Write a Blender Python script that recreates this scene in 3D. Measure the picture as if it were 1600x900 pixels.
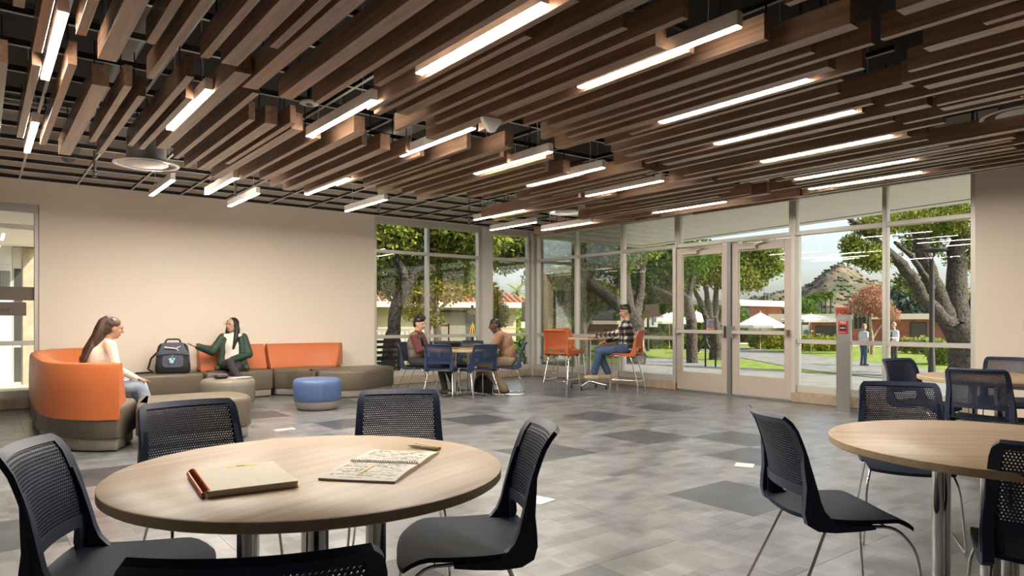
import bpy, bmesh, math, random
import numpy as np
from mathutils import Vector, Matrix

random.seed(7)
scene = bpy.context.scene
for o in list(bpy.data.objects):
    bpy.data.objects.remove(o, do_unlink=True)

# ---------------------------------------------------------------- camera, world, sun, exposure
EYE = 1.22
THETA = math.radians(37.77)
FPX, HORIZON = 1075.0, 499.0
SN, CS = math.sin(THETA), math.cos(THETA)
cam_data = bpy.data.cameras.new('camera')
cam_data.sensor_width = 36.0
cam_data.lens = FPX / 1600 * 36
cam_data.shift_y = (HORIZON - 450) / 1600
cam_data.clip_start, cam_data.clip_end = 0.05, 2000
cam = bpy.data.objects.new('camera', cam_data)
scene.collection.objects.link(cam)
cam.location = (0, 0, EYE)
cam.rotation_euler = (math.radians(90), 0, -THETA)
scene.camera = cam

SUN_DIR = Vector((-0.40, 0.72, -0.57)).normalized()     # the way the light travels
world = bpy.data.worlds.new('world')
scene.world = world
world.use_nodes = True
nt = world.node_tree
bg = nt.nodes['Background']
sky = nt.nodes.new('ShaderNodeTexSky')
sky.sky_type = 'NISHITA'
sky.sun_disc = False
sky.sun_elevation = math.asin(-SUN_DIR.z)
sky.sun_rotation = math.atan2(-SUN_DIR.x, -SUN_DIR.y)
sky.air_density, sky.dust_density, sky.ozone_density = 1.0, 3.0, 1.5
hs = nt.nodes.new('ShaderNodeHueSaturation')
hs.inputs['Saturation'].default_value = 0.5
nt.links.new(sky.outputs[0], hs.inputs['Color'])
nt.links.new(hs.outputs[0], bg.inputs[0])
bg.inputs[1].default_value = 0.20
sun_data = bpy.data.lights.new('sun', 'SUN')
sun_data.energy = 4.4
sun_data.angle = 0.012
sun_data.color = (1.0, 0.92, 0.78)
sun = bpy.data.objects.new('sun', sun_data)
scene.collection.objects.link(sun)
sun.location = (20, -20, 30)
sun.rotation_euler = SUN_DIR.to_track_quat('-Z', 'Y').to_euler()

vs = scene.view_settings
vs.view_transform = 'Standard'
vs.look = 'None'
vs.exposure = 0.75
vs.gamma = 1.0
vs.use_curve_mapping = False
LAMP = 125.0

# ---------------------------------------------------------------- helpers
COL = scene.collection

def at(px, py, d):
    """a point d metres deep that the photograph shows at (px, py)"""
    x = (px - 800) / FPX * d
    return (d * SN + x * CS, d * CS - x * SN, EYE - (py - HORIZON) / FPX * d)

def tag(o, label=None, cat=None, group=None, kind=None):
    if label: o['label'] = label
    if cat: o['category'] = cat
    if group: o['group'] = group
    if kind: o['kind'] = kind
    return o

def empty(name, loc=(0, 0, 0), rz=0.0, label=None, cat=None, group=None, kind=None):
    o = bpy.data.objects.new(name, None)
    COL.objects.link(o)
    o.location = loc
    o.rotation_euler = (0, 0, rz)
    o.empty_display_size = 0.1
    return tag(o, label, cat, group, kind)

def link(name, me, parent=None, loc=None, rz=0.0, mat=None):
    o = bpy.data.objects.new(name, me)
    COL.objects.link(o)
    if parent: o.parent = parent
    if loc: o.location = loc
    if rz: o.rotation_euler = (0, 0, rz)
    return o

class MB:
    def __init__(s):
        s.v, s.f, s.m = [], [], []
        s.mi = 0
    def add(s, vs, fs):
        b = len(s.v)
        s.v += [tuple(p) for p in vs]
        s.f += [tuple(i + b for i in q) for q in fs]
        s.m += [s.mi] * len(fs)
        return s
    def box(s, x0, y0, z0, x1, y1, z1):
        return s.add([(x0,y0,z0),(x1,y0,z0),(x1,y1,z0),(x0,y1,z0),(x0,y0,z1),(x1,y0,z1),(x1,y1,z1),(x0,y1,z1)],
                     [(0,3,2,1),(4,5,6,7),(0,1,5,4),(1,2,6,5),(2,3,7,6),(3,0,4,7)])
    def obox(s, c, size, rz=0.0, rx=0.0, ry=0.0):
        M = Matrix.Translation(c) @ Matrix.Rotation(rz, 4, 'Z') @ Matrix.Rotation(ry, 4, 'Y') @ Matrix.Rotation(rx, 4, 'X')
        b = len(s.v)
        s.box(-size[0]/2, -size[1]/2, -size[2]/2, size[0]/2, size[1]/2, size[2]/2)
        for i in range(b, len(s.v)):
            s.v[i] = tuple(M @ Vector(s.v[i]))
        return s
    def rbox(s, x0, y0, z0, x1, y1, z1, r=0.01):
        """box with chamfered edges"""
        vs, idx = [], {}
        X, Y, Z = (x0, x1), (y0, y1), (z0, z1)
        def p(i, j, k, a):
            key = (i, j, k, a)
            if key not in idx:
                q = [X[i], Y[j], Z[k]]
                for ax in range(3):
                    if ax != a:
                        q[ax] += r if (i, j, k)[ax] == 0 else -r
                idx[key] = len(vs); vs.append(tuple(q))
            return idx[key]
        fs = []
        for a in range(3):
            for e in (0, 1):
                o = [0, 0, 0]; o[a] = e
                b_, c_ = (a + 1) % 3, (a + 2) % 3
                q = []
                for (m, n) in ((0,0),(1,0),(1,1),(0,1)):
                    t = list(o); t[b_], t[c_] = m, n
                    q.append(p(*t, a))
                fs.append(tuple(q if e else q[::-1]))
        for a in range(3):
            b_, c_ = (a + 1) % 3, (a + 2) % 3
            for m in (0, 1):
                for n in (0, 1):
                    t0 = [0,0,0]; t0[b_], t0[c_] = m, n; t1 = list(t0); t1[a] = 1
                    q = [p(*t0, b_), p(*t1, b_), p(*t1, c_), p(*t0, c_)]
                    fs.append(tuple(q if (m + n) % 2 else q[::-1]))
        for i in (0,1):
            for j in (0,1):
                for k in (0,1):
                    q = [p(i,j,k,0), p(i,j,k,1), p(i,j,k,2)]
                    fs.append(tuple(q if (i+j+k) % 2 else q[::-1]))
        return s.add(vs, fs)
    def prism(s, poly, z0, z1):
        n = len(poly)
        vs = [(x, y, z0) for x, y in poly] + [(x, y, z1) for x, y in poly]
        fs = [tuple(range(n))[::-1], tuple(range(n, 2*n))] + [(i, (i+1) % n, n + (i+1) % n, n + i) for i in range(n)]
        return s.add(vs, fs)
    def loft(s, rings, cap=True, closed=True):
        n = len(rings[0])
        vs = [p for r in rings for p in r]
        fs = []
        for k in range(len(rings) - 1):
            for i in range(n if closed else n - 1):
                j = (i + 1) % n
                fs.append((k*n + i, k*n + j, (k+1)*n + j, (k+1)*n + i))
        if cap:
            fs.append(tuple(range(n))[::-1])
            b = (len(rings) - 1) * n
            fs.append(tuple(range(b, b + n)))
        return s.add(vs, fs)
    def tube(s, pts, r, n=8, closed=False):
        pts = [Vector(p) for p in pts]
        m = len(pts)
        rs = r if isinstance(r, (list, tuple)) else [r] * m
        rings, up = [], None
        for i, p in enumerate(pts):
            if closed: t = pts[(i+1) % m] - pts[i-1]
            else: t = pts[min(i+1, m-1)] - pts[max(i-1, 0)]
            if t.length < 1e-9: t = Vector((0,0,1))
            t.normalize()
            if up is None:
                up = Vector((0,0,1)) if abs(t.z) < 0.9 else Vector((1,0,0))
            a = (up - t * up.dot(t))
            if a.length < 1e-6: a = t.orthogonal()
            a.normalize(); up = a
            b = t.cross(a)
            rings.append([p + (a*math.cos(2*math.pi*k/n) + b*math.sin(2*math.pi*k/n)) * rs[i] for k in range(n)])
        if closed: rings.append(rings[0])
        return s.loft(rings, cap=not closed)
    def lathe(s, prof, n=24, c=(0,0,0)):
        rings = [[(c[0] + r*math.cos(2*math.pi*k/n), c[1] + r*math.sin(2*math.pi*k/n), c[2] + z) for k in range(n)] for r, z in prof]
        return s.loft(rings)
    def ell(s, c, r, nu=14, nv=9, M=None):
        prof = []
        rings = []
        for i in range(1, nv):
            a = math.pi * i / nv
            rings.append([(r[0]*math.sin(a)*math.cos(2*math.pi*k/nu), r[1]*math.sin(a)*math.sin(2*math.pi*k/nu), -r[2]*math.cos(a)) for k in range(nu)])
        b = len(s.v)
        s.loft(rings, cap=False)
        top, bot = len(s.v), len(s.v) + 1
        s.v += [(0,0,-r[2]), (0,0,r[2])]
        for k in range(nu):
            s.f.append((top, b + (k+1) % nu, b + k)); s.m.append(s.mi)
            q = b + (nv-2)*nu
            s.f.append((bot, q + k, q + (k+1) % nu)); s.m.append(s.mi)
        T = Matrix.Translation(c) @ (M.to_4x4() if M else Matrix())
        for i in range(b, len(s.v)):
            s.v[i] = tuple(T @ Vector(s.v[i]))
        return s
    def grid(s, fn, nu, nv, flip=False):
        vs = [fn(i/nu, j/nv) for j in range(nv+1) for i in range(nu+1)]
        fs = []
        for j in range(nv):
            for i in range(nu):
                a = j*(nu+1) + i
                q = (a, a+1, a+nu+2, a+nu+1)
                fs.append(q[::-1] if flip else q)
        return s.add(vs, fs)
    def mesh(s, name, mats, smooth=None):
        me = bpy.data.meshes.new(name)
        me.from_pydata(s.v, [], s.f)
        for m in (mats if isinstance(mats, (list, tuple)) else [mats]):
            me.materials.append(m)
        if any(s.m): me.polygons.foreach_set('material_index', s.m)
        if smooth is not None:
            me.polygons.foreach_set('use_smooth', [True] * len(s.f))
            me.set_sharp_from_angle(angle=math.radians(smooth))
        me.update()
        return me
    def build(s, name, mats, parent=None, smooth=None, loc=None, rz=0.0):
        return link(name, s.mesh(name, mats, smooth), parent, loc, rz)

def rounded(poly, r, n=5):
    """round the corners of a polygon"""
    out = []
    m = len(poly)
    for i in range(m):
        p, a, b = Vector(poly[i]), Vector(poly[i-1]), Vector(poly[(i+1) % m])
        u, v = (a-p), (b-p)
        rr = min(r if not isinstance(r, (list,tuple)) else r[i], u.length*0.48, v.length*0.48)
        p0, p1 = p + u.normalized()*rr, p + v.normalized()*rr
        for k in range(n+1):
            t = k/n
            q = p0*(1-t)**2 + p*2*t*(1-t) + p1*t**2
            out.append((q.x, q.y))
    return out

def inset(poly, d):
    out = []
    m = len(poly)
    area = sum(poly[i][0]*poly[(i+1)%m][1] - poly[(i+1)%m][0]*poly[i][1] for i in range(m))
    sg = 1 if area > 0 else -1
    for i in range(m):
        a, b = Vector(poly[i-1]), Vector(poly[(i+1) % m])
        t = b - a
        if t.length < 1e-9: t = Vector((1,0))
        t.normalize()
        out.append((poly[i][0] - t.y*d*sg, poly[i][1] + t.x*d*sg))
    return out

def pad(mb, poly, z0, z1, r, n=4):
    """upholstered block: polygon extruded with a rounded top edge"""
    area = sum(poly[i][0]*poly[(i+1)%len(poly)][1] - poly[(i+1)%len(poly)][0]*poly[i][1] for i in range(len(poly)))
    if area < 0: poly = poly[::-1]
    rings = [[(x, y, z0) for x, y in inset(poly, 0.012)], [(x, y, z0 + 0.012) for x, y in poly]]
    for k in range(n+1):
        a = math.pi/2*k/n
        q = inset(poly, r*(1-math.cos(a)))
        rings.append([(x, y, z1 - r + r*math.sin(a)) for x, y in q])
    q = inset(poly, r*1.9)
    rings.append([(x, y, z1 + 0.004) for x, y in q])
    mb.loft(rings)
    return mb

# ---------------------------------------------------------------- materials
MATS = {}
def nodes(name):
    m = bpy.data.materials.new(name)
    m.use_nodes = True
    MATS[name] = m
    return m, m.node_tree.nodes, m.node_tree.links, m.node_tree.nodes['Principled BSDF']

def mat(name, col, rough=0.5, metal=0.0, spec=0.5, var=0.0, vscale=8.0, bump=0.0, bscale=120.0, stretch=None, coat=0.0, alpha=None):
    m, N, L, P = nodes(name)
    P.inputs['Base Color'].default_value = (*col, 1)
    P.inputs['Roughness'].default_value = rough
    P.inputs['Metallic'].default_value = metal
    P.inputs['Specular IOR Level'].default_value = spec
    if coat:
        P.inputs['Coat Weight'].default_value = coat
        P.inputs['Coat Roughness'].default_value = 0.25
    tc = N.new('ShaderNodeTexCoord')
    src = tc.outputs['Object']
    if stretch:
        mp = N.new('ShaderNodeMapping')
        mp.inputs['Scale'].default_value = stretch
        L.new(src, mp.inputs[0]); src = mp.outputs[0]
    if var:
        nz = N.new('ShaderNodeTexNoise')
        nz.inputs['Scale'].default_value = vscale
        nz.inputs['Detail'].default_value = 5
        L.new(src, nz.inputs[0])
        mr = N.new('ShaderNodeMapRange')
        mr.inputs[1].default_value, mr.inputs[2].default_value = 0.25, 0.75
        mr.inputs[3].default_value, mr.inputs[4].default_value = 1 - var, 1 + var
        L.new(nz.outputs[0], mr.inputs[0])
        mx = N.new('ShaderNodeMix'); mx.data_type = 'RGBA'; mx.blend_type = 'MULTIPLY'
        mx.inputs[0].default_value = 1
        mx.inputs[6].default_value = (*col, 1)
        L.new(mr.outputs[0], mx.inputs[7])
        L.new(mx.outputs[2], P.inputs['Base Color'])
    if bump:
        nb = N.new('ShaderNodeTexNoise')
        nb.inputs['Scale'].default_value = bscale
        nb.inputs['Detail'].default_value = 3
        L.new(src, nb.inputs[0])
        bp = N.new('ShaderNodeBump')
        bp.inputs['Strength'].default_value = bump
        bp.inputs['Distance'].default_value = 0.01
        L.new(nb.outputs[0], bp.inputs['Height'])
        L.new(bp.outputs[0], P.inputs['Normal'])
    return m

def mathn(N, L, op, a, b=None, c=None):
    n = N.new('ShaderNodeMath'); n.operation = op
    for i, x in enumerate((a, b, c)):
        if x is None: continue
        if isinstance(x, (int, float)): n.inputs[i].default_value = x
        else: L.new(x, n.inputs[i])
    return n.outputs[0]

def mixc(N, L, fac, a, b, mode='MIX'):
    n = N.new('ShaderNodeMix'); n.data_type = 'RGBA'; n.blend_type = mode
    for i, x in ((0, fac), (6, a), (7, b)):
        if isinstance(x, (int, float)): n.inputs[i].default_value = x
        elif isinstance(x, tuple): n.inputs[i].default_value = (*x, 1)
        else: L.new(x, n.inputs[i])
    return n.outputs[2]

def wood(name, dark, light, axis, rough=0.45, scale=1.0, rnd=True, spec=0.4):
    """straight-grained wood, grain along one axis; each board gets its own piece of grain"""
    m, N, L, P = nodes(name)
    tc = N.new('ShaderNodeTexCoord')
    src = tc.outputs['Object']
    if rnd:
        oi = N.new('ShaderNodeObjectInfo')
        va = N.new('ShaderNodeVectorMath'); va.operation = 'ADD'
        cx = N.new('ShaderNodeCombineXYZ')
        k = mathn(N, L, 'MULTIPLY', oi.outputs['Random'], 37.0)
        for i in range(3): L.new(k, cx.inputs[i])
        L.new(src, va.inputs[0]); L.new(cx.outputs[0], va.inputs[1]); src = va.outputs[0]
    mp = N.new('ShaderNodeMapping')
    sc = [28*scale]*3; sc[axis] = 1.1*scale
    mp.inputs['Scale'].default_value = sc
    L.new(src, mp.inputs[0])
    n1 = N.new('ShaderNodeTexNoise'); n1.inputs['Scale'].default_value = 1.0; n1.inputs['Detail'].default_value = 6; n1.inputs['Distortion'].default_value = 0.6
    L.new(mp.outputs[0], n1.inputs[0])
    n2 = N.new('ShaderNodeTexNoise'); n2.inputs['Scale'].default_value = 4.0; n2.inputs['Detail'].default_value = 3
    L.new(mp.outputs[0], n2.inputs[0])
    k = mathn(N, L, 'ADD', mathn(N, L, 'MULTIPLY', n1.outputs[0], 0.75), mathn(N, L, 'MULTIPLY', n2.outputs[0], 0.25))
    cr = N.new('ShaderNodeValToRGB')
    cr.color_ramp.elements[0].position, cr.color_ramp.elements[0].color = 0.32, (*dark, 1)
    cr.color_ramp.elements[1].position, cr.color_ramp.elements[1].color = 0.68, (*light, 1)
    L.new(k, cr.inputs[0])
    colr = cr.outputs[0]
    if rnd:
        v = mathn(N, L, 'MULTIPLY_ADD', oi.outputs['Random'], 0.3, 0.85)
        colr = mixc(N, L, 1.0, colr, v, 'MULTIPLY')
    L.new(colr, P.inputs['Base Color'])
    P.inputs['Roughness'].default_value = rough
    P.inputs['Specular IOR Level'].default_value = spec
    return m

wood('slat_wood', (0.20, 0.108, 0.064), (0.33, 0.195, 0.125), 1, 0.27, spec=0.7)
wood('oak', (0.35, 0.235, 0.138), (0.49, 0.345, 0.212), 0, 0.40, 0.75, False, 0.32)
wood('oak_edge', (0.42, 0.30, 0.19), (0.55, 0.41, 0.265), 0, 0.5, 0.75, False)
mat('wall_paint', (0.83, 0.725, 0.61), 0.7, bump=0.05, bscale=300)
mat('wall_paint_plain', (0.42, 0.39, 0.36), 0.8)
mat('deck_dark', (0.035, 0.032, 0.03), 0.85, var=0.3, vscale=1.5)
mat('plenum_grey', (0.34, 0.325, 0.30), 0.85, var=0.25, vscale=2)
mat('grid_black', (0.02, 0.019, 0.018), 0.5)
mat('grid_white', (0.62, 0.59, 0.54), 0.5)
mat('duct', (0.28, 0.28, 0.28), 0.4, 0.8)
mat('frame_alu', (0.60, 0.56, 0.51), 0.38, 0.3)
mat('door_alu', (0.54, 0.465, 0.40), 0.42, 0.25)
mat('steel', (0.55, 0.54, 0.52), 0.28, 1.0, stretch=(1, 1, 60), var=0.12, vscale=30)
mat('post_grey', (0.25, 0.26, 0.26), 0.4, 0.6)
mat('curb', (0.40, 0.31, 0.22), 0.75, var=0.18, vscale=14, bump=0.25, bscale=90)
mat('column_paint', (0.66, 0.62, 0.57), 0.6)
mat('fixture_white', (0.82, 0.77, 0.70), 0.45)
mat('diffuser_white', (0.80, 0.76, 0.70), 0.45)
mat('diffuser_ring', (0.42, 0.42, 0.41), 0.18, 0.85)
mat('plate_white', (0.72, 0.66, 0.58), 0.35)
mat('chrome', (0.72, 0.71, 0.70), 0.12, 1.0)
mat('navy_plastic', (0.026, 0.036, 0.072), 0.46, spec=0.35, bump=0.04, bscale=500)
mat('navy_seat', (0.019, 0.025, 0.042), 0.6, spec=0.09, bump=0.05, bscale=420)
mat('blue_plastic', (0.018, 0.035, 0.095), 0.42, spec=0.5)
mat('orange_plastic', (0.50, 0.115, 0.032), 0.45, spec=0.4)
mat('orange_vinyl', (0.60, 0.16, 0.05), 0.42, spec=0.4, bump=0.10, bscale=30, var=0.05, vscale=3)
mat('taupe_vinyl', (0.135, 0.108, 0.078), 0.40, spec=0.45, bump=0.10, bscale=26, var=0.08, vscale=3)
mat('taupe_base', (0.28, 0.25, 0.21), 0.45)
mat('grey_vinyl', (0.19, 0.165, 0.13), 0.42, spec=0.4, bump=0.08, bscale=26)
mat('blue_vinyl', (0.075, 0.125, 0.27), 0.38, spec=0.5, bump=0.06, bscale=26)
mat('rubber', (0.015, 0.015, 0.015), 0.7)
mat('paper', (0.78, 0.72, 0.64), 0.7)
mat('paper_cream', (0.76, 0.68, 0.54), 0.7)
mat('ink', (0.12, 0.10, 0.10), 0.8)
mat('highlighter', (0.85, 0.62, 0.08), 0.6)
mat('copper_wire', (0.55, 0.15, 0.055), 0.4, 0.5)
mat('sign_brown', (0.155, 0.118, 0.095), 0.5)
mat('sign_red', (0.62, 0.035, 0.03), 0.4)
mat('white_paint', (0.78, 0.77, 0.74), 0.5)
mat('black_paint', (0.012, 0.012, 0.013), 0.5)
mat('smoke_glass', (0.02, 0.02, 0.02), 0.1)

def emission(name, col, k):
    m, N, L, P = nodes(name)
    P.inputs['Base Color'].default_value = (0.8, 0.8, 0.8, 1)
    P.inputs['Emission Color'].default_value = (*col, 1)
    P.inputs['Emission Strength'].default_value = k
    return m
for nm, k in (('lamp', 1.0), ('lamp_near', 1.2), ('lamp_low', 0.62), ('lamp_window', 0.5)):
    emission(nm, (1.0, 0.92, 0.80), LAMP*k)      # uneven strengths by zone, set to balance wall and table brightness

def glass(name, tint=(1, 1, 1), refl=1.0):
    m = bpy.data.materials.new(name); m.use_nodes = True; MATS[name] = m
    N, L = m.node_tree.nodes, m.node_tree.links
    N.clear()
    out = N.new('ShaderNodeOutputMaterial')
    tr = N.new('ShaderNodeBsdfTransparent'); tr.inputs[0].default_value = (*tint, 1)
    gl = N.new('ShaderNodeBsdfGlossy'); gl.inputs['Roughness'].default_value = 0.0
    fr = N.new('ShaderNodeFresnel'); fr.inputs[0].default_value = 1.45
    k = mathn(N, L, 'MULTIPLY', fr.outputs[0], refl)
    mx = N.new('ShaderNodeMixShader')
    L.new(k, mx.inputs[0]); L.new(tr.outputs[0], mx.inputs[1]); L.new(gl.outputs[0], mx.inputs[2])
    L.new(mx.outputs[0], out.inputs[0])
    return m
glass('pane', (0.97, 0.985, 0.975), 0.8)

def floor_mat(name, lo, hi, tint):
    """woven vinyl tile: a print of small rectangles in greys with fine streaks"""
    m, N, L, P = nodes(name)
    ge = N.new('ShaderNodeNewGeometry')
    oi = N.new('ShaderNodeObjectInfo')
    def cells(sx, sy, off):
        mp = N.new('ShaderNodeMapping')
        mp.inputs['Location'].default_value = off
        mp.inputs['Scale'].default_value = (1/sx, 1/sy, 0)
        L.new(ge.outputs['Position'], mp.inputs[0])
        fl = N.new('ShaderNodeVectorMath'); fl.operation = 'FLOOR'
        L.new(mp.outputs[0], fl.inputs[0])
        wn = N.new('ShaderNodeTexWhiteNoise'); wn.noise_dimensions = '3D'
        L.new(fl.outputs[0], wn.inputs['Vector'])
        return wn.outputs['Value']
    a = cells(0.17, 0.085, (0.13, 0.31, 0)); b = cells(0.113, 0.34, (0.4, 0.11, 0)); c = cells(0.227, 0.136, (0.9, 0.6, 0))
    k = mathn(N, L, 'ADD', mathn(N, L, 'MULTIPLY', a, 0.30), mathn(N, L, 'ADD', mathn(N, L, 'MULTIPLY', b, 0.22), mathn(N, L, 'MULTIPLY', c, 0.33)))
    k = mathn(N, L, 'ADD', k, mathn(N, L, 'MULTIPLY', oi.outputs['Random'], 0.10))
    mp = N.new('ShaderNodeMapping'); mp.inputs['Scale'].default_value = (5, 90, 1)
    L.new(ge.outputs['Position'], mp.inputs[0])
    nz = N.new('ShaderNodeTexNoise'); nz.inputs['Scale'].default_value = 1; nz.inputs['Detail'].default_value = 3
    L.new(mp.outputs[0], nz.inputs[0])
    k = mathn(N, L, 'ADD', k, mathn(N, L, 'MULTIPLY', mathn(N, L, 'SUBTRACT', nz.outputs[0], 0.5), 0.22))
    cr = N.new('ShaderNodeValToRGB')
    cr.color_ramp.elements[0].position, cr.color_ramp.elements[0].color = 0.15, (*[lo*t for t in tint], 1)
    cr.color_ramp.elements[1].position, cr.color_ramp.elements[1].color = 0.85, (*[hi*t for t in tint], 1)
    L.new(k, cr.inputs[0])
    L.new(cr.outputs[0], P.inputs['Base Color'])
    P.inputs['Roughness'].default_value = 0.28
    P.inputs['Specular IOR Level'].default_value = 0.75
    nb = N.new('ShaderNodeTexNoise'); nb.inputs['Scale'].default_value = 180
    L.new(ge.outputs['Position'], nb.inputs[0])
    bp = N.new('ShaderNodeBump'); bp.inputs['Strength'].default_value = 0.08; bp.inputs['Distance'].default_value = 0.004
    L.new(nb.outputs[0], bp.inputs['Height']); L.new(bp.outputs[0], P.inputs['Normal'])
    return m
floor_mat('tile_grey', 0.092, 0.268, (0.97, 0.97, 0.975))
floor_mat('tile_dark', 0.045, 0.095, (0.88, 0.98, 1.1))
mat('subfloor', (0.12, 0.115, 0.11), 0.8)
# ================================================================= THE ROOM
XW, YW = 9.5, 11.5            # glass wall on the right, back wall
XL, YB = -3.2, -3.6           # walls out of view
GRID_Z = 3.13
# ---- floor: square vinyl tiles, each its own piece
floor = MB().box(XL, YB, -0.06, XW, YW, -0.004).build('floor', MATS['subfloor'])
tag(floor, kind='structure')
TS, TX0, TY0 = 0.68, 3.79, 2.45
tm = MB(); g = 0.0006
tm.rbox(g, g, -0.004, TS - g, TS - g, 0.0, 0.0004)
tile_grey = tm.mesh('floor_tile', MATS['tile_grey'])
tile_dark = tm.mesh('floor_tile_dark', MATS['tile_dark'])
DARK = {(2,3),(0,0),(-1,7),(-2,9),(0,10),(-5,5),(-6,3),(2,1),(3,2),(5,5),(3,5),(0,3),(1,6),(-4,0),(-3,-1),(-4,8),(6,9),(5,8),(4,-1),(7,2)}
for i in range(-8, 9):
    for j in range(-4, 14):
        x0, y0 = TX0 + i*TS, TY0 + j*TS
        if x0 + TS > XW or y0 + TS > YW or x0 < XL or y0 < YB: continue
        ang = math.atan2(x0 + .34, y0 + .34) - THETA
        if math.hypot(x0, y0) > 1.6 and abs(ang) > math.radians(46): continue
        link('floor_tile', tile_dark if (i, j) in DARK else tile_grey, floor, (x0, y0, 0))
rest = MB()
n = 0
for i in range(-11, 9):
    for j in range(-9, 14):
        x0, y0 = TX0 + i*TS, TY0 + j*TS
        x1, y1 = min(x0 + TS, XW), min(y0 + TS, YW)
        x0, y0 = max(x0, XL), max(y0, YB)
        if x1 - x0 < .02 or y1 - y0 < .02: continue
        full = x1 - x0 > TS - .001 and y1 - y0 > TS - .001 and -8 <= i and -4 <= j
        ang = math.atan2(TX0 + i*TS + .34, TY0 + j*TS + .34) - THETA
        if full and not (math.hypot(TX0 + i*TS, TY0 + j*TS) > 1.6 and abs(ang) > math.radians(46)): continue
        rest.box(x0 + g, y0 + g, -0.004, x1 - g, y1 - g, 0.0)
r = rest.build('edge_tile', MATS['tile_grey'], floor)
r['kind'] = 'stuff'
for (x, y, sx, sy, rz) in ((2.67, 7.55, .22, .09, .1), (5.05, 3.35, .15, .15, .5), (2.98, 3.55, .16, .16, .2)):
    fb = MB().rbox(-sx/2, -sy/2, 0, sx/2, sy/2, .006, .002)
    k = fb.build('floor_outlet', MATS['plate_white'], None, loc=(x, y, 0), rz=rz)
    kb = MB().rbox(-sx*.3, -sy*.3, .006, sx*.3, sy*.3, .008, .001)
    kb.build('lid', MATS['fixture_white'], k)
    tag(k, {.22: 'long pale floor outlet cover in front of the blue ottoman', .15: 'square pale floor outlet cover on the open floor before the doors', .16: 'square pale floor outlet cover behind the chair right of the near table'}[sx], 'floor outlet', 'floor outlet covers')

# ---- walls
def struct(name, mb, m, parent=None, smooth=None):
    o = mb.build(name, m, parent, smooth)
    if not parent: o['kind'] = 'structure'
    return o
TOP = 3.72
B1 = (-1.7, 0.657)            # window in the back wall, left
B2 = (5.724, 8.115)
B3 = (8.37, 9.42)
w = MB()
w.box(XL, YW, 0, B1[0], YW + .2, TOP)
w.box(B1[0], YW, 2.80, B1[1], YW + .2, TOP)
w.box(B1[1], YW, 0, B2[0], YW + .2, TOP)
w.box(B2[0], YW, 3.115, XW, YW + .2, TOP)
struct('wall_back', w, MATS['wall_paint'])
w = MB()
w.box(XW, YB, 0, XW + .2, 3.138, TOP)
w.box(XW, 3.138, 3.115, XW + .2, YW + .2, TOP)
struct('wall_right', w, MATS['wall_paint'])
struct('wall_left', MB().box(XL - .2, YB - .2, 0, XL, YW + .2, TOP), MATS['wall_paint_plain'])
struct('wall_front', MB().box(XL, YB - .2, 0, XW + .2, YB, TOP), MATS['wall_paint_plain'])
ceiling = struct('ceiling', MB().box(XL - .2, YB - .2, TOP, XW + .2, YW + .2, TOP + .12), MATS['deck_dark'])

# ---- glazing: every window is a frame of bars with its own panes
FD = 0.11                     # frame depth
def bar_y(p, name, x0, x1, z0, z1, m='frame_alu', dy=0.0, dep=FD):   # in the back wall
    return MB().rbox(x0, YW + .02 + dy, z0, x1, YW + .02 + dep + dy, z1, .004).build(name, MATS[m], p)
def bar_x(p, name, y0, y1, z0, z1, m='frame_alu', dx=0.0, dep=FD):
    return MB().rbox(XW + .02 + dx, y0, z0, XW + .02 + dep + dx, y1, z1, .004).build(name, MATS[m], p)
def pane_y(p, x0, x1, z0, z1):
    return MB().box(x0, YW + .07, z0, x1, YW + .08, z1).build('pane', MATS['pane'], p)
def pane_x(p, y0, y1, z0, z1):
    return MB().box(XW + .07, y0, z0, XW + .08, y1, z1).build('pane', MATS['pane'], p)
RAILS = [(.15, .25), (.865, .925), (2.455, 2.515)]
def window_back(name, xs, head, curb=True, m=0.055):
    p = empty(name, kind='structure')
    x0, x1 = xs[0], xs[-1]
    for (a, b) in RAILS:
        bar_y(p, 'rail', x0, x1, a, b)
    bar_y(p, 'head_rail', x0, x1, head - .12, head)
    for i, x in enumerate(xs):
        a = x if i == 0 else (x - m if i == len(xs) - 1 else x - m/2)
        bar_y(p, 'mullion', a, a + m, .25, head - .12, dy=-.006)
    zz = [.25, .865, .925, 2.455, 2.515, head - .12]
    for i in range(len(xs) - 1):
        for k in (0, 2, 4):
            pane_y(p, xs[i] + .02, xs[i+1] - .02, zz[k], zz[k+1])
    MB().rbox(x0, YW - .03, 0, x1, YW + .2, .15, .012).build('curb', MATS['curb'], p)
    return p
window_back('window_1', [B1[0], -.55, B1[1]], 2.80)
window_back('window_2', [B2[0], 6.875, B2[1]], 3.115)
window_back('window_3', [B3[0], B3[1]], 3.115)
col_ = struct('trim_1', MB().rbox(B2[1], YW - .05, 0, B3[0], YW + .2, 3.115, .006), MATS['column_paint'])
corner = struct('trim_2', MB().rbox(B3[1], YW - .05, 0, XW + .14, YW + .14, 3.115, .006), MATS['frame_alu'])
DY = [11.45, 10.195, 8.934, 7.636]
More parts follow.
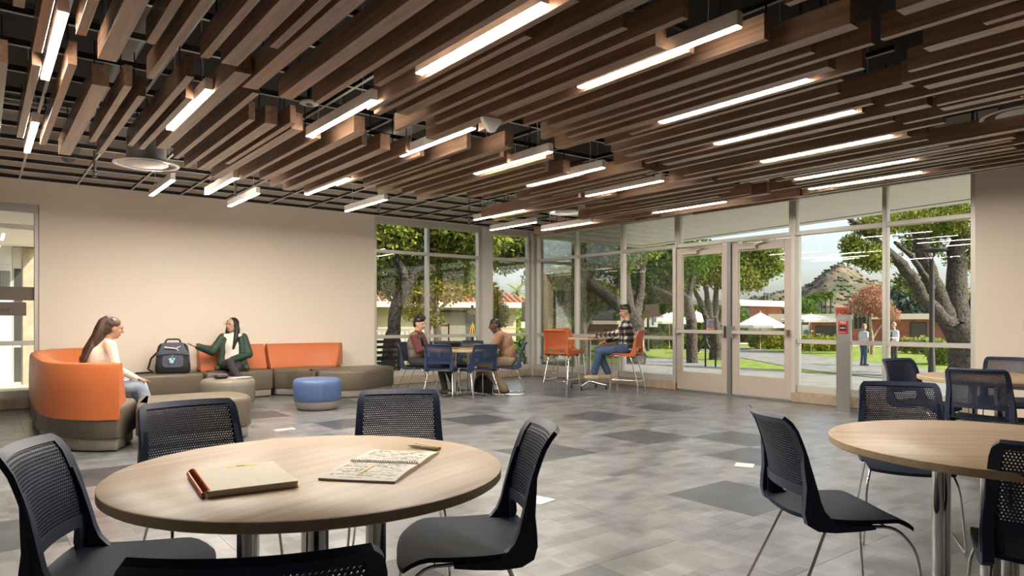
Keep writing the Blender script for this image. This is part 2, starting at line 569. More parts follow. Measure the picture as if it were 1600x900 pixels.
def window_side(name, ys, z0, head, curb=True, m=0.055):
    p = empty(name, kind='structure')
    lo, hi = min(ys), max(ys)
    rails = [r for r in RAILS if r[0] >= z0 - .01]
    for (a, b) in rails:
        bar_x(p, 'rail', lo, hi, a, b)
    bar_x(p, 'head_rail', lo, hi, head - .12, head)
    ys = sorted(ys)
    for i, y in enumerate(ys):
        a = y if i == 0 else (y - m if i == len(ys) - 1 else y - m/2)
        bar_x(p, 'mullion', a, a + m, z0 + (.1 if z0 < 1 else .06), head - .12, dx=-.006)
    zz = ([.25, .865, .925, 2.455] if z0 < 1 else []) + [2.515, head - .12]
    for i in range(len(ys) - 1):
        for k in range(0, len(zz), 2):
            pane_x(p, ys[i] + .02, ys[i+1] - .02, zz[k], zz[k+1])
    if z0 < 1:
        MB().rbox(XW - .03, lo, 0, XW + .2, hi, .15, .012).build('curb', MATS['curb'], p)
    return p
window_side('window_4', DY, .15, 3.115)
window_side('window_5', [7.636, 5.508], 2.455, 3.115)
window_side('window_6', [5.508, 4.2, 3.138], .15, 3.115)
for y, nm in ((7.636, 'trim_3'), (5.508 - .07, 'trim_4')):
    struct(nm, MB().rbox(XW - .02, y, 0, XW + .15, y + .07, 2.455, .004), MATS['frame_alu'])
struct('trim_5', MB().rbox(XW - .03, 6.535, 0, XW + .12, 6.605, 2.455, .004), MATS['post_grey'])
struct('trim_6', MB().rbox(XW - .04, 5.508, 0, XW + .16, 7.636, .02, .004), MATS['post_grey'])
def door(name, y0, y1, hinge):
    p = empty(name, kind='structure')
    st = .115
    x0, x1 = XW + .0, XW + .05
    for a in (y0, y1 - st):
        MB().rbox(x0, a, .03, x1, a + st, 2.43, .004).build('stile', MATS['door_alu'], p)
    MB().rbox(x0, y0 + st, .03, x1, y1 - st, .335, .004).build('bottom_rail', MATS['door_alu'], p)
    MB().rbox(x0, y0 + st, 2.29, x1, y1 - st, 2.43, .004).build('top_rail', MATS['door_alu'], p)
    MB().box(x0 + .02, y0 + st, .335, x0 + .028, y1 - st, 2.29).build('pane', MATS['pane'], p)
    pb = MB()
    pb.rbox(x0 - .075, y0 + .03, .985, x0 - .035, y1 - .05, 1.045, .008)
    bar = pb.build('push_bar', MATS['frame_alu'], p)
    e = MB()
    hy = y0 if hinge else y1
    e.rbox(x0 - .07, hy - .06 if not hinge else hy + .02, .92, x0, hy - .02 if not hinge else hy + .06, 1.12, .008)
    oy = y1 - .06 if hinge else y0 + .02
    e.rbox(x0 - .08, oy, .96, x0, oy + .05, 1.07, .008)
    e.build('latch_case', MATS['steel'], bar)
    c = MB()
    cy = (y0 + y1)/2
    c.rbox(x0 - .06, cy + .05, 2.31, x0, cy + .36, 2.37, .006)
    clo = c.build('door_closer', MATS['door_alu'], p)
    a = MB()
    a.tube([(x0 - .05, cy + .1, 2.375), (x0 - .09, cy - .1, 2.40), (x0 + .0, cy + .3, 2.415)], .01, 6)
    a.build('closer_arm', MATS['steel'], clo)
    return p
door('door_1', 6.61, 7.63, True)
door('door_2', 5.515, 6.53, False)

# ---- light switch, pillar with the fire alarm, exit plates
sw = MB().rbox(XW - .008, 2.585, 1.09, XW, 2.665, 1.215, .003).build('light_switch', MATS['plate_white'])
tag(sw, 'white light switch plate on the beige wall at right', 'light switch')
MB().rbox(XW - .014, 2.605, 1.115, XW - .008, 2.645, 1.19, .002).build('rocker', MATS['white_paint'], sw)

pil = empty('alarm_pillar', (9.16, 4.56, 0), math.radians(19), 'brushed steel pillar with a red fire alarm beside the glass doors', 'pillar')
MB().rbox(-.085, -.085, 0, .085, .085, 1.28, .004).build('pillar_body', MATS['steel'], pil)
MB().rbox(-.10, -.10, 0, .10, .10, .012, .003).build('base_plate', MATS['steel'], pil)
al = MB().rbox(-.112, -.055, 1.03, -.085, .055, 1.20, .006).build('alarm_box', MATS['sign_red'], pil)
def text(name, body, size, m, parent, loc, rot, ext=0.0005, align='CENTER'):
    cu = bpy.data.curves.new(name, 'FONT')
    cu.body = body; cu.size = size; cu.extrude = ext
    cu.align_x = align; cu.align_y = 'CENTER'
    tmp = bpy.data.objects.new(name, cu)
    COL.objects.link(tmp)
    dg = bpy.context.evaluated_depsgraph_get()
    me = bpy.data.meshes.new_from_object(tmp.evaluated_get(dg))
    bpy.data.objects.remove(tmp, do_unlink=True)
    me.materials.clear(); me.materials.append(MATS[m])
    o = link(name, me, parent)
    o.location = loc; o.rotation_euler = rot
    return o
RXN = (math.radians(90), 0, math.radians(-90))      # lettering that faces -x
text('lettering', 'FIRE', .042, 'white_paint', al, (-.1127, 0, 1.177), RXN)
text('lettering', 'PULL DOWN', .011, 'white_paint', al, (-.1127, .015, 1.047), RXN)
MB().rbox(-.124, -.04, 1.07, -.111, .04, 1.145, .004).build('pull_handle', MATS['black_paint'], al)
MB().rbox(-.127, -.03, 1.10, -.123, .03, 1.112, .001).build('grip', MATS['white_paint'], al)

RYN = (math.radians(90), 0, 0)                       # lettering that faces -y
p = MB().rbox(.08, YW + .052, 1.48, .60, YW + .068, 1.665, .002).build('glass_plate', MATS['sign_brown'])
tag(p, 'wide blank brown plate on the left window above the exit plate', 'sign')
p = MB().rbox(.17, YW + .052, 1.27, .515, YW + .068, 1.455, .002).build('exit_plate', MATS['sign_brown'])
tag(p, 'small brown plate lettered EXIT on the left window', 'sign')
text('lettering', 'EXIT', .062, 'black_paint', p, (.27, YW + .0515, 1.345), RYN)
ex = MB().rbox(XW - .02, 8.02, 1.27, XW + .02, 8.33, 1.49, .004).build('exit_sign', MATS['sign_brown'])
tag(ex, 'small brown exit plate on the glass left of the doors', 'sign')
text('lettering', 'EXIT', .05, 'black_paint', ex, (XW - .0205, 8.26, 1.355), RXN)

# ---- ceiling grid of black tees with pale undersides, ducts and hangers above
ymin = 2.2
for k in range(14):
    y = YW - .02 - k*.62
    if y < ymin: break
    b = MB()
    b.box(-1.2, y - .006, GRID_Z, XW, y + .006, GRID_Z + .045)
    b.mi = 1; b.box(-1.2, y - .013, GRID_Z - .003, XW, y + .013, GRID_Z)
    b.build('main_tee', [MATS['grid_black'], MATS['grid_white']], ceiling)
for k in range(-3, 14):
    x = .436 + k*.672
    if x > XW: break
    b = MB()
    b.box(x - .005, ymin, GRID_Z + .004, x + .005, YW, GRID_Z + .04)
    b.mi = 1; b.box(x - .012, ymin, GRID_Z - .001, x + .012, YW, GRID_Z + .004)
    b.build('cross_tee', [MATS['grid_black'], MATS['grid_white']], ceiling)
bt = MB()
for (x0, x1, y0, y1, z) in ((-1.2, 9.5, 9.6, 11.5, 3.66),):
    bt.box(x0, y0, z, x1, y1, z + .05)
bt.build('insulation_board', MATS['plenum_grey'], ceiling)
for (x, y0, y1, z, rr) in ((.95, 4.2, 11.0, 3.42, .09), (1.72, 3.0, 11.0, 3.42, .05), (3.9, 3.4, 9.4, 3.45, .11), (7.4, 4.0, 10.5, 3.45, .12)):
    MB().tube([(x, y0, z), (x, y1, z)], rr, 12).build('duct', MATS['duct'], ceiling, 40)
for y in (3.3, 5.9, 8.4):
    MB().box(-1.0, y, 3.40, 9.4, y + .04, 3.44).build('strut', MATS['duct'], ceiling)
for (x, y) in ((.62, 5.0), (1.1, 9.6), (2.9, 10.2), (4.6, 6.9), (5.0, 9.9), (6.6, 6.6), (7.0, 10.3)):
    h = MB()
    h.tube([(x, y, 3.5), (x, y, 3.0)], .017, 8)
    h.lathe([(.017, 0), (.03, -.02), (.012, -.05), (.028, -.07), (.004, -.075)], 10, (x, y, 3.0))
    h.build('sprinkler', MATS['duct'], ceiling, 40)

# ---- wood slats of the ceiling
SZ, SH = 2.75, 0.14
SLATS = []
SLATS += [
    (0.09, 0.048, 5.1, 12.17), (0.13, 0.048, 1.75, 4.19), (0.24, 0.048, 2.38, 4.82), (0.25, 0.048, 5.03, 7.18), (0.42, 0.048, 4.88, 7.32), (0.58, 0.098, 5.21, 7.64),
    (0.41, 0.048, 1.95, 4.39), (0.55, 0.098, 2.28, 4.72), (0.75, 0.048, 5.11, 6.92), (0.86, 0.048, 5.28, 7.39), (0.73, 0.048, 1.85, 4.29), (0.84, 0.048, 2.47, 4.91),
    (1.02, 0.048, 1.89, 4.33), (1.14, 0.098, 1.91, 4.35), (1.03, 0.048, 4.67, 6.82), (1.13, 0.048, 5.14, 6.98), (1.25, 0.098, 4.4, 6.85), (1.46, 0.048, 4.74, 7.18),
    (1.37, 0.098, 2.27, 4.71), (1.29, 0.048, 1.49, 3.93), (1.63, 0.048, 5.39, 7.5), (1.76, 0.098, 5.41, 7.53), (1.91, 0.048, 5.28, 7.11), (1.98, 0.098, 5.45, 7.84),
    (2.24, 0.048, 5.59, 7.74), (2.42, 0.098, 5.23, 7.66), (2.65, 0.048, 5.57, 8), (2.84, 0.098, 5.59, 8.05), (3.08, 0.048, 5.56, 8.11), (3.25, 0.048, 5.6, 7.47),
    (3.44, 0.048, 5.1, 7.24), (3.53, 0.048, 5.58, 7.4), (3.67, 0.098, 4.84, 7.31), (3.86, 0.048, 5.17, 7.62), (4.06, 0.048, 5.32, 7.47), (4.25, 0.098, 4.96, 7.41),
    (4.47, 0.048, 5.28, 7.73), (4.6, 0.048, 5.38, 7.18), (4.82, 0.098, 5.35, 7.18), (5.05, 0.048, 5.32, 7.15), (5.28, 0.048, 4.68, 6.51), (5.42, 0.098, 4.7, 6.86),
    (5.7, 0.048, 4.91, 7.06), (5.6, 0.048, 4.95, 6.42), (5.92, 0.048, 6.29, 8.36), (6.16, 0.098, 5.95, 8.4), (6.34, 0.048, 6.27, 8.7), (1.63, 0.098, 2.33, 4.77),
    (1.87, 0.048, 2.3, 4.74), (2.04, 0.048, 1.71, 4.15), (2.24, 0.048, 2.42, 4.57), (2.33, 0.048, 2.89, 4.73), (2.45, 0.098, 2.16, 4.6), (2.66, 0.048, 2.49, 4.94),
    (2.81, 0.048, 2.22, 4.65), (2.99, 0.098, 2.55, 5), (3.21, 0.048, 2.49, 4.63), (3.38, 0.048, 2.12, 4.23), (3.56, 0.098, 1.74, 4.16), (3.76, 0.048, 2.06, 4.51),
    (3.9, 0.048, 1.79, 4.25), (4.06, 0.098, 2.12, 4.59), (4.24, 0.048, 2, 3.85), (4.34, 0.048, 2.18, 4.32), (4.57, 0.048, 2.32, 4.47), (4.76, 0.098, 1.95, 4.41),
    (4.99, 0.048, 2.29, 4.76), (5.15, 0.048, 2.43, 4.58), (5.33, 0.098, 2.06, 4.51), (5.56, 0.048, 2.39, 4.88), (5.92, 0.048, 2.17, 4.64), (6.1, 0.098, 2.51, 4.97),
    (3.59, 0.098, -0.87, 1.57), (3.89, 0.048, -0.66, 1.78), (4.1, 0.048, -1.08, 1.36), (4.21, 0.098, -0.75, 1.69), (4.52, 0.048, -0.54, 1.9), (4.72, 0.048, -0.42, 2.02),
    (4.43, 0.048, -1.17, 1.27), (4.9, 0.098, -0.48, 1.96), (5.11, 0.048, -0.14, 2.3), (5.4, 0.048, -0.37, 2.07), (5.51, 0.098, -0.35, 2.09), (5.7, 0.048, -0.02, 2.42),
    (5.64, 0.048, -0.8, 1.64), (2.92, 0.048, -0.53, 1.91), (3.09, 0.048, -0.57, 1.87), (6.36, 0.048, 2.46, 4.6), (6.39, 0.048, 4.65, 6.48), (6.6, 0.098, 4.47, 6.91),
    (6.6, 0.098, 1, 4.46), (6.74, 0.048, 2.44, 4.57), (6.88, 0.048, 4.72, 6.56), (6.84, 0.098, 1.99, 4.11), (6.98, 0.048, 2.04, 4.29), (7.14, 0.048, 1.75, 4.19),
    (7.26, 0.098, 2.1, 4.24), (7.44, 0.048, 0.9, 4.59), (7.94, 0.048, 2.67, 4.48), (8.05, 0.098, 1.2, 4.69), (8.21, 0.048, 1, 4.44), (7.6, 0.048, 1.5, 4.3),
    (7.84, 0.048, 1.6, 4), (7.08, 0.048, 4.9, 7.3), (7.25, 0.098, 5.2, 7.66), (7.42, 0.048, 4.85, 7.29), (8.02, 0.048, 4.54, 6.69), (7.55, 0.098, 4.7, 6.37),
    (8.24, 0.048, 4.73, 6.3), (7.91, 0.048, 7.16, 9.56), (7.77, 0.048, 6.71, 9.1), (8.06, 0.048, 6.8, 9.2),
]
_sl = {}
for (x, w_, y0, y1) in SLATS:
    key = (w_, round(y1 - y0, 1))
    if key not in _sl:
        ln = key[1]
        _sl[key] = MB().rbox(0, 0, 0, w_, ln, SH, .0015).mesh('wood_slat', MATS['slat_wood'])
    link('wood_slat', _sl[key], ceiling, (x, y0, SZ))
hg = MB()
for (x, w_, y0, y1) in SLATS:
    for y in (y0 + .3, y1 - .3):
        hg.box(x + w_/2 - .004, y - .004, SZ + SH - .002, x + w_/2 + .004, y + .004, GRID_Z + .01)
h = hg.build('slat_hanger', MATS['grid_black'], ceiling); h['kind'] = 'stuff'

# ---- linear lamps
LIGHTS = [
 (.31, 4.10, 'linear lamp nearest the camera at the upper left corner'),
 (.325, 6.53, 'linear lamp above the left window, short white strip before the back wall'),
 (1.195, 4.89, 'linear lamp over the round ceiling diffuser at left'),
 (2.17, 4.41, 'linear lamp in the dark gap left of the smoke detector'),
 (3.165, 7.04, 'linear lamp at the far slat ends above the middle of the beige wall'),
 (3.12, 4.56, 'linear lamp just left of the white three-cornered ceiling sensor'),
 (4.125, 4.77, 'linear lamp just below the white three-cornered ceiling sensor'),
 (4.98, 4.94, 'linear lamp second to the right below the three-cornered sensor'),
 (5.975, 5.01, 'linear lamp above the round diffuser near the room corner'),
 (6.045, 7.56, 'linear lamp over the white column of the back windows'),
 (6.955, 8.39, 'linear lamp hanging free before the narrow corner window'),
 (7.66, 7.85, 'linear lamp nearest the glass corner, left of the round diffuser'),
 (2.155, 2.55, 'linear lamp at the top edge, left of the two long near strips'),
 (3.13, 2.12, 'linear lamp with its white end cap showing near the top right of centre'),
 (4.175, 2.32, 'linear lamp third from the top in the right half of the ceiling'),
 (5.075, 2.46, 'linear lamp fourth from the top in the right half of the ceiling'),
 (6.01, 2.60, 'linear lamp fifth from the top in the right half of the ceiling'),
 (7.06, 2.85, 'linear lamp last but one before the glass wall at right'),
 (7.74, 3.06, 'linear lamp closest to the glass wall at right'),
 (7.695, 5.40, 'linear lamp above the glass left of the doors'),
 (1.67, 8.30, 'leftmost of the three linear lamps hanging before the beige wall'),
 (2.185, 7.77, 'middle one of the three linear lamps hanging before the beige wall'),
 (2.67, 8.54, 'rightmost of the three linear lamps hanging before the beige wall'),
 (4.11, 7.98, 'linear lamp hanging where the beige wall meets the windows'),
]
lb = MB()
lw, ll, lh = .05, 1.22, .085
lb.rbox(0, 0, .006, lw, ll, lh, .0015)
lamp_body = lb.mesh('housing', MATS['fixture_white'])
ld = MB().box(.004, .006, 0, lw - .004, ll - .006, .0055)
lamp_lens = {k: ld.mesh('lens', MATS[k]) for k in ('lamp', 'lamp_near', 'lamp_low', 'lamp_window')}
lc = MB()
lc.tube([(lw/2, 0, lh), (lw/2 + .012, .004, lh + .12), (lw/2, 0, lh + .25), (lw/2, 0, TOP - SZ + .012)], .0025, 5)
lamp_cord = lc.mesh('cord', MATS['fixture_white'])
for (x, y, lab) in LIGHTS:
    t = empty('linear_lamp', (x, y, SZ + .004), 0, lab, 'lamp', 'linear ceiling lamps among the slats')
    link('housing', lamp_body, t); link('lens', lamp_lens['lamp_window' if x > 4.5 else 'lamp_low' if y < 4 and x > 2.5 else 'lamp_near' if x < 2.5 else 'lamp'], t)
    link('cord', lamp_cord, t, (0, .2, 0)); link('cord', lamp_cord, t, (0, ll - .2, 0))

# ---- round air diffusers, detector discs, three-cornered sensor
def diffuser(loc, r, lab, duct=True):
    t = empty('air_diffuser', loc, 0, lab, 'air diffuser', 'round ceiling air diffusers')
    MB().lathe([(r*.62, .05), (r*.99, .012), (r, .004), (r*.985, 0), (r*.90, .004), (r*.885, .02)], 40).build('rim', MATS['diffuser_white'], t, 50)
    MB().lathe([(r*.88, .012), (r*.70, .035), (r*.66, .03)], 40).build('ring', MATS['diffuser_ring'], t, 50)
    MB().lathe([(r*.64, .03), (r*.66, .008), (r*.64, .002), (.01, .0)], 40).build('face', MATS['diffuser_white'], t, 50)
    if duct: MB().lathe([(r*.6, .03), (r*.6, .30)], 28).build('neck', MATS['plenum_grey'], t, 50)
diffuser((1.41, 8.17, 2.86), .32, 'round white air diffuser with a plain disc over the lounge seating')
diffuser((7.26, 7.97, 2.88), .29, 'round white air diffuser near the room corner over the window table')
diffuser((6.67, 1.84, 2.86), .32, 'round white air diffuser cut by the right edge of the picture')
sd = empty('smoke_detector', (2.16, 5.52, 3.0), 0, 'small round white detector above the slat gap left of centre', 'detector')
MB().lathe([(.07, .02), (.085, .012), (.08, 0), (.01, -.004)], 24).build('cover', MATS['diffuser_white'], sd, 40)
MB().lathe([(.03, 0), (.026, -.012), (.01, -.014)], 16).build('sensor_cap', MATS['duct'], sd, 40)
MB().tube([(0, 0, .02), (0, 0, .2)], .02, 8).build('stem', MATS['grid_black'], sd, 40)
sn = empty('ceiling_sensor', (3.07, 4.22, 2.69), math.radians(-THETA), 'white three-cornered sensor hanging below the slats in mid-ceiling', 'sensor')
pl = rounded([(-.085, .02), (.085, .02), (.0, -.03)], .02, 4)
q = MB()
tri = lambda s, z: [(x*s, y, z) for x, y in []]
rings = []
for (z, s) in ((.05, .98), (.045, 1.0), (.02, .86), (-.02, .52), (-.045, .34), (-.05, .2)):
    rings.append([(x*s, y*max(s, .6), z) for x, y in rounded([(-.088, .032), (-.088, -.032), (.088, -.032), (.088, .032)], .02, 3)])
q.loft(rings)
q.build('shell', MATS['diffuser_white'], sn, 50)
MB().tube([(.02, 0, .05), (.02, 0, .42)], .012, 8).build('stem', MATS['duct'], sn, 40)
# ================================================================= FURNITURE
# ---- chair with a perforated back; local front is +y, origin on the floor under the seat
def chair_surface(sh):
    def S(u, v):
        z = sh + .005 + .385*v
        w_ = .228 - .016*v + .010*math.sin(min(v*2.2, 1)*math.pi)*.6
        if v > .90: w_ -= .020*((v - .90)/.10)**2
        y = -.205 - .085*max(v, 0)**1.25 - (.022*((v - .86)/.14)**2 if v > .86 else 0) + .02*math.sin(v*math.pi)
        y += .040*u*u
        return Vector((u*w_, y, z))
    return S
def sheet(S, polys, t, n_off=0.0):
    """turn (u, v) polygons on a surface into a plate of thickness t"""
    key, pts = {}, []
    fs = []
    for pl in polys:
        q = []
        for (u, v) in pl:
            k = (round(u, 5), round(v, 5))
            if k not in key: key[k] = len(pts); pts.append(k)
            q.append(key[k])
        fs.append(tuple(q))
    e = 1e-3
    A, B = [], []
    for (u, v) in pts:
        p = S(u, v)
        nrm = (S(u + e, v) - S(u - e, v)).cross(S(u, v + e) - S(u, v - e))
        nrm.normalize()
        A.append(p - nrm*(t/2 - n_off)); B.append(p + nrm*(t/2 + n_off))
    n = len(pts)
    cnt = {}
    for q in fs:
        for i in range(len(q)):
            a, b = q[i], q[(i+1) % len(q)]
            cnt[(a, b)] = cnt.get((a, b), 0) + 1
    out = [tuple(n + i for i in q) for q in fs] + [q[::-1] for q in fs]
    for (a, b) in cnt:
        if (b, a) not in cnt: out.append((a, b, n + b, n + a))
    m = MB(); m.add(A + B, out)
    return m
def arc_pts(pts, r, n=4):
    """polyline with rounded corners in 3-D"""
    pts = [Vector(p) for p in pts]
    out = [pts[0]]
    for i in range(1, len(pts) - 1):
        p, a, b = pts[i], pts[i-1], pts[i+1]
        u, v = a - p, b - p
        rr = min(r, u.length*.45, v.length*.45)
        p0, p1 = p + u.normalized()*rr, p + v.normalized()*rr
        for k in range(n+1):
            t = k/n
            out.append(p0*(1-t)**2 + p*2*t*(1-t) + p1*t*t)
    out.append(pts[-1])
    return out
def chair_parts(sh, shell, seatm, sled=True, fine=True):
    S = chair_surface(sh)
    parts = []
    us = [-1, -.93, -.85] + [-.85 + 1.7*i/14 for i in range(1, 14)] + [.85, .93, 1]
    vs = [0, .05, .10, .15, .20, .25, .30] + [.30 + .64*i/8 for i in range(1, 8)] + [.94, .97, 1.0]
    polys = []
    for i in range(len(us) - 1):
        for j in range(len(vs) - 1):
            uc, vc = (us[i] + us[i+1])/2, (vs[j] + vs[j+1])/2
            if abs(uc) < .85 and .30 < vc < .94: continue
            if abs(uc) < .72 - .25*max(0, .12 - vc) and vc < .205: continue
            polys.append([(us[i], vs[j]), (us[i+1], vs[j]), (us[i+1], vs[j+1]), (us[i], vs[j+1])])
    fr = sheet(S, polys, .016)
    for sx in (-1, 1):
        prof = [(-.206, .28), (-.202, .20), (-.196, .125), (-.201, .075), (-.204, .025), (-.192, -.018), (-.152, -.041), (-.085, -.047), (.0, -.042), (.07, -.034),
                (.07, -.022), (-.02, -.018), (-.07, -.008), (-.103, .010), (-.127, .037), (-.143, .075), (-.155, .125), (-.174, .20), (-.201, .28)]
        n = len(prof)
        W = [S(1, min(max((z - .005)/.385, 0), 1)).x for y, z in prof]
        ins, outs = [(sx*(w_ - .033), y, sh + z) for w_, (y, z) in zip(W, prof)], [(sx*(w_ + .0005), y, sh + z) for w_, (y, z) in zip(W, prof)]
        a = ins + outs if sx > 0 else outs + ins
        fr.add(a, [tuple(range(n)), tuple(range(n, 2*n))[::-1]] + [(i, n + i, n + (i+1) % n, (i+1) % n) for i in range(n)])
    parts.append(('backrest', fr.mesh('backrest', MATS[shell], 35)))
    nu, nv = 36, 23
    pol = []
    U = lambda i: -.85 + 1.7*i/nu
    V = lambda j: .30 + .64*j/nv
    for j in range(nv):
        off = .5 if j % 2 else 0
        cells = []
        xs = [k + off for k in range(nu + 1)] if not off else [0] + [k + .5 for k in range(nu)] + [nu]
        for a, b in zip(xs[:-1], xs[1:]):
            u0, u1, v0, v1 = U(a), U(b), V(j), V(j+1)
            um, vm = (u0+u1)/2, (v0+v1)/2
            hu, hv = (u1-u0)*.40, (v1-v0)*.41
            if b - a < .9:
                pol.append([(u0, v0), (u1, v0), (u1, v1), (u0, v1)]); continue
            h = [(um, vm - hv), (um + hu, vm), (um, vm + hv), (um - hu, vm)]
            c = [(u0, v0), (u1, v0), (u1, v1), (u0, v1)]
            for k in range(4):
                k2 = (k + 1) % 4
                pol.append([c[k], c[k2], h[k]])
                pol.append([c[k2], h[k2], h[k]])
    parts.append(('perforated_panel', sheet(S, pol, .006).mesh('perforated_panel', MATS[shell])))
    # seat
    def seat_fn(off):
        def fn(a, b):
            u, v = a*2 - 1, b*2 - 1
            x = u*math.sqrt(1 - .30*v*v)*.226/.90
            x = u*.232*math.sqrt(1 - .26*abs(v)**3)
            y = .02 + v*.235*math.sqrt(1 - .18*abs(u)**3)
            z = sh + .010*u*u - .006*(1 - v*v) + .008*max(0, -v)**2
            if v > .55: z -= .045*((v - .55)/.45)**2
            return (x, y, z - off)
        return fn
    sm = MB()
    nu, nv = 14, 16
    sm.grid(seat_fn(0), nu, nv)
    sm.grid(seat_fn(.016), nu, nv, True)
    o2 = (nu+1)*(nv+1)
    loop = [i for i in range(nu+1)] + [j*(nu+1) + nu for j in range(1, nv+1)] + [nv*(nu+1) + i for i in range(nu-1, -1, -1)] + [j*(nu+1) for j in range(nv-1, 0, -1)]
    sm.add([], [])
    for i in range(len(loop)):
        a, b = loop[i], loop[(i+1) % len(loop)]
        sm.f.append((b, a, a + o2, b + o2)); sm.m.append(0)
    parts.append(('seat', sm.mesh('seat', MATS[seatm], 50)))
    legs = []
    if sled:
        for sx in (-1, 1):
            m = MB()
            pth = [(sx*.19, -.10, sh - .028), (sx*.19, .17, sh - .036), (sx*.215, .235, sh - .12), (sx*.235, .265, .05), (sx*.235, .255, .007),
                   (sx*.245, -.27, .007), (sx*.235, -.265, .05), (sx*.19, -.10, sh - .028)]
            m.tube(arc_pts(pth, .05), .0065, 8)
            legs.append(('sled_frame', m.mesh('sled_frame', MATS['chrome'], 60)))
        m = MB()
        m.tube([(-.19, -.08, sh - .03), (.19, -.08, sh - .03)], .006, 6)
        legs.append(('cross_bar', m.mesh('cross_bar', MATS['chrome'], 60)))
        m = MB()
        m.tube([(-.19, .13, sh - .036), (.19, .13, sh - .036)], .006, 6)
        legs.append(('cross_bar', m.mesh('cross_bar', MATS['chrome'], 60)))
    else:
        for sx in (-1, 1):
            m = MB()
            m.tube(arc_pts([(sx*.19, .02, sh - .03), (sx*.19, .19, sh - .035), (sx*.215, .245, .0)], .05), .011, 8)
            legs.append(('leg', m.mesh('leg', MATS['chrome'], 60)))
            m = MB()
            m.tube(arc_pts([(sx*.19, .02, sh - .03), (sx*.19, -.10, sh - .03), (sx*.225, -.235, .14), (sx*.225, -.24, 0)], .05), .011, 8)
            legs.append(('leg', m.mesh('leg', MATS['chrome'], 60)))
            m = MB()
            m.tube([(sx*.207, .222, .22), (sx*.219, -.20, .22)], .007, 6)
            legs.append(('side_rail', m.mesh('side_rail', MATS['chrome'], 60)))
        m = MB(); m.tube([(-.207, .222, .22), (.207, .222, .22)], .008, 6)
        legs.append(('foot_rest', m.mesh('foot_rest', MATS['chrome'], 60)))
        m = MB(); m.tube([(-.221, -.215, .2), (.221, -.215, .2)], .007, 6)
        legs.append(('rear_rail', m.mesh('rear_rail', MATS['chrome'], 60)))
    return parts + legs
NAVY = chair_parts(.45, 'navy_plastic', 'navy_seat')
BLUE = chair_parts(.45, 'blue_plastic', 'blue_plastic')
ORNG = chair_parts(.655, 'orange_plastic', 'orange_plastic', sled=False)
def chair(kind, name, x, y, face, label, group, cat='chair'):
    """face: the (dx, dy) a sitter would look along"""
    t = empty(name, (x, y, 0), math.atan2(-face[0], face[1]), label, cat, group)
    for nm, me in kind: link(nm, me, t)
    return t
G1, G2, G3, G4, G5 = 'chairs at the near round table', 'chairs at the right round table', 'chairs at the far right table', 'chairs at the window table', 'orange stools at the high table'
def back_to(x, y, face, dist=.25):
    l = math.hypot(*face)
    return x + face[0]/l*dist, y + face[1]/l*dist
for (bx, by, face, lab, g, kd) in (
    (.13, 2.55, (.71, -.30), 'navy chair at the left edge of the picture, left of the near table', G1, NAVY),
    (.76, 3.40, (.10, -1.2), 'navy chair behind the near table in front of the orange sofa end', G1, NAVY),
    (1.76, 3.25, (-.55, -1.0), 'navy chair behind the near table in front of the blue ottoman', G1, NAVY),
    (1.60, 1.91, (-.87, .48), 'navy chair right of the near table showing its whole seat', G1, NAVY),
    (.36, 1.16, (.50, .98), 'navy chair at the bottom edge with only its top rail in the picture', G1, NAVY),
    (2.59, 1.60, (.80, -.60), 'navy chair left of the right table with seat and chrome legs in full view', G2, NAVY),
    (4.34, 1.83, (-1.2, -.70), 'navy chair behind the right table, left of the one seen square from behind', G2, NAVY),
    (2.62, .60, (.55, .25), 'navy chair cut by the right edge in front of the right table', G2, NAVY),
    (6.02, 1.98, (1.0, .05), 'navy chair seen square from behind before the far right table', G3, NAVY),
    (6.98, 2.95, (-.25, -1.0), 'dark chair seen edge-on left of the far right table by the window', G3, NAVY),
    (8.05, 2.36, (-1.0, -.15), 'navy chair against the beige wall at the right edge', G3, NAVY),
    (5.55, 9.02, (.80, .75), 'navy chair with its back to us left of the window table', G4, BLUE),
    (6.16, 8.60, (.1, 1.0), 'blue chair with its back to us in front of the window table', G4, BLUE),
    (7.12, 8.86, (-.78, .62), 'blue chair under the man in the brown shirt', G4, BLUE),
    (6.95, 10.12, (-.8, -.55), 'empty chair on the far side of the window table', G4, NAVY),
    (5.56, 10.14, (.62, -.78), 'dark chair under the young man in the maroon sleeves', G4, NAVY)):
    x, y = back_to(bx, by, face)
    chair(kd, 'shell_chair', x, y, face, lab, g)
for (x, y, face, lab) in (
    (7.72, 8.60, (.92, .32), 'orange stool with empty seat left of the high table'),
    (8.64, 9.44, (-.15, -.95), 'orange stool behind the high table, half hidden by the other empty one'),
    (8.56, 7.90, (-.45, .9), 'orange stool under the man in the plaid shirt')):
    chair(ORNG, 'counter_stool', x, y, face, lab, G5, 'stool')

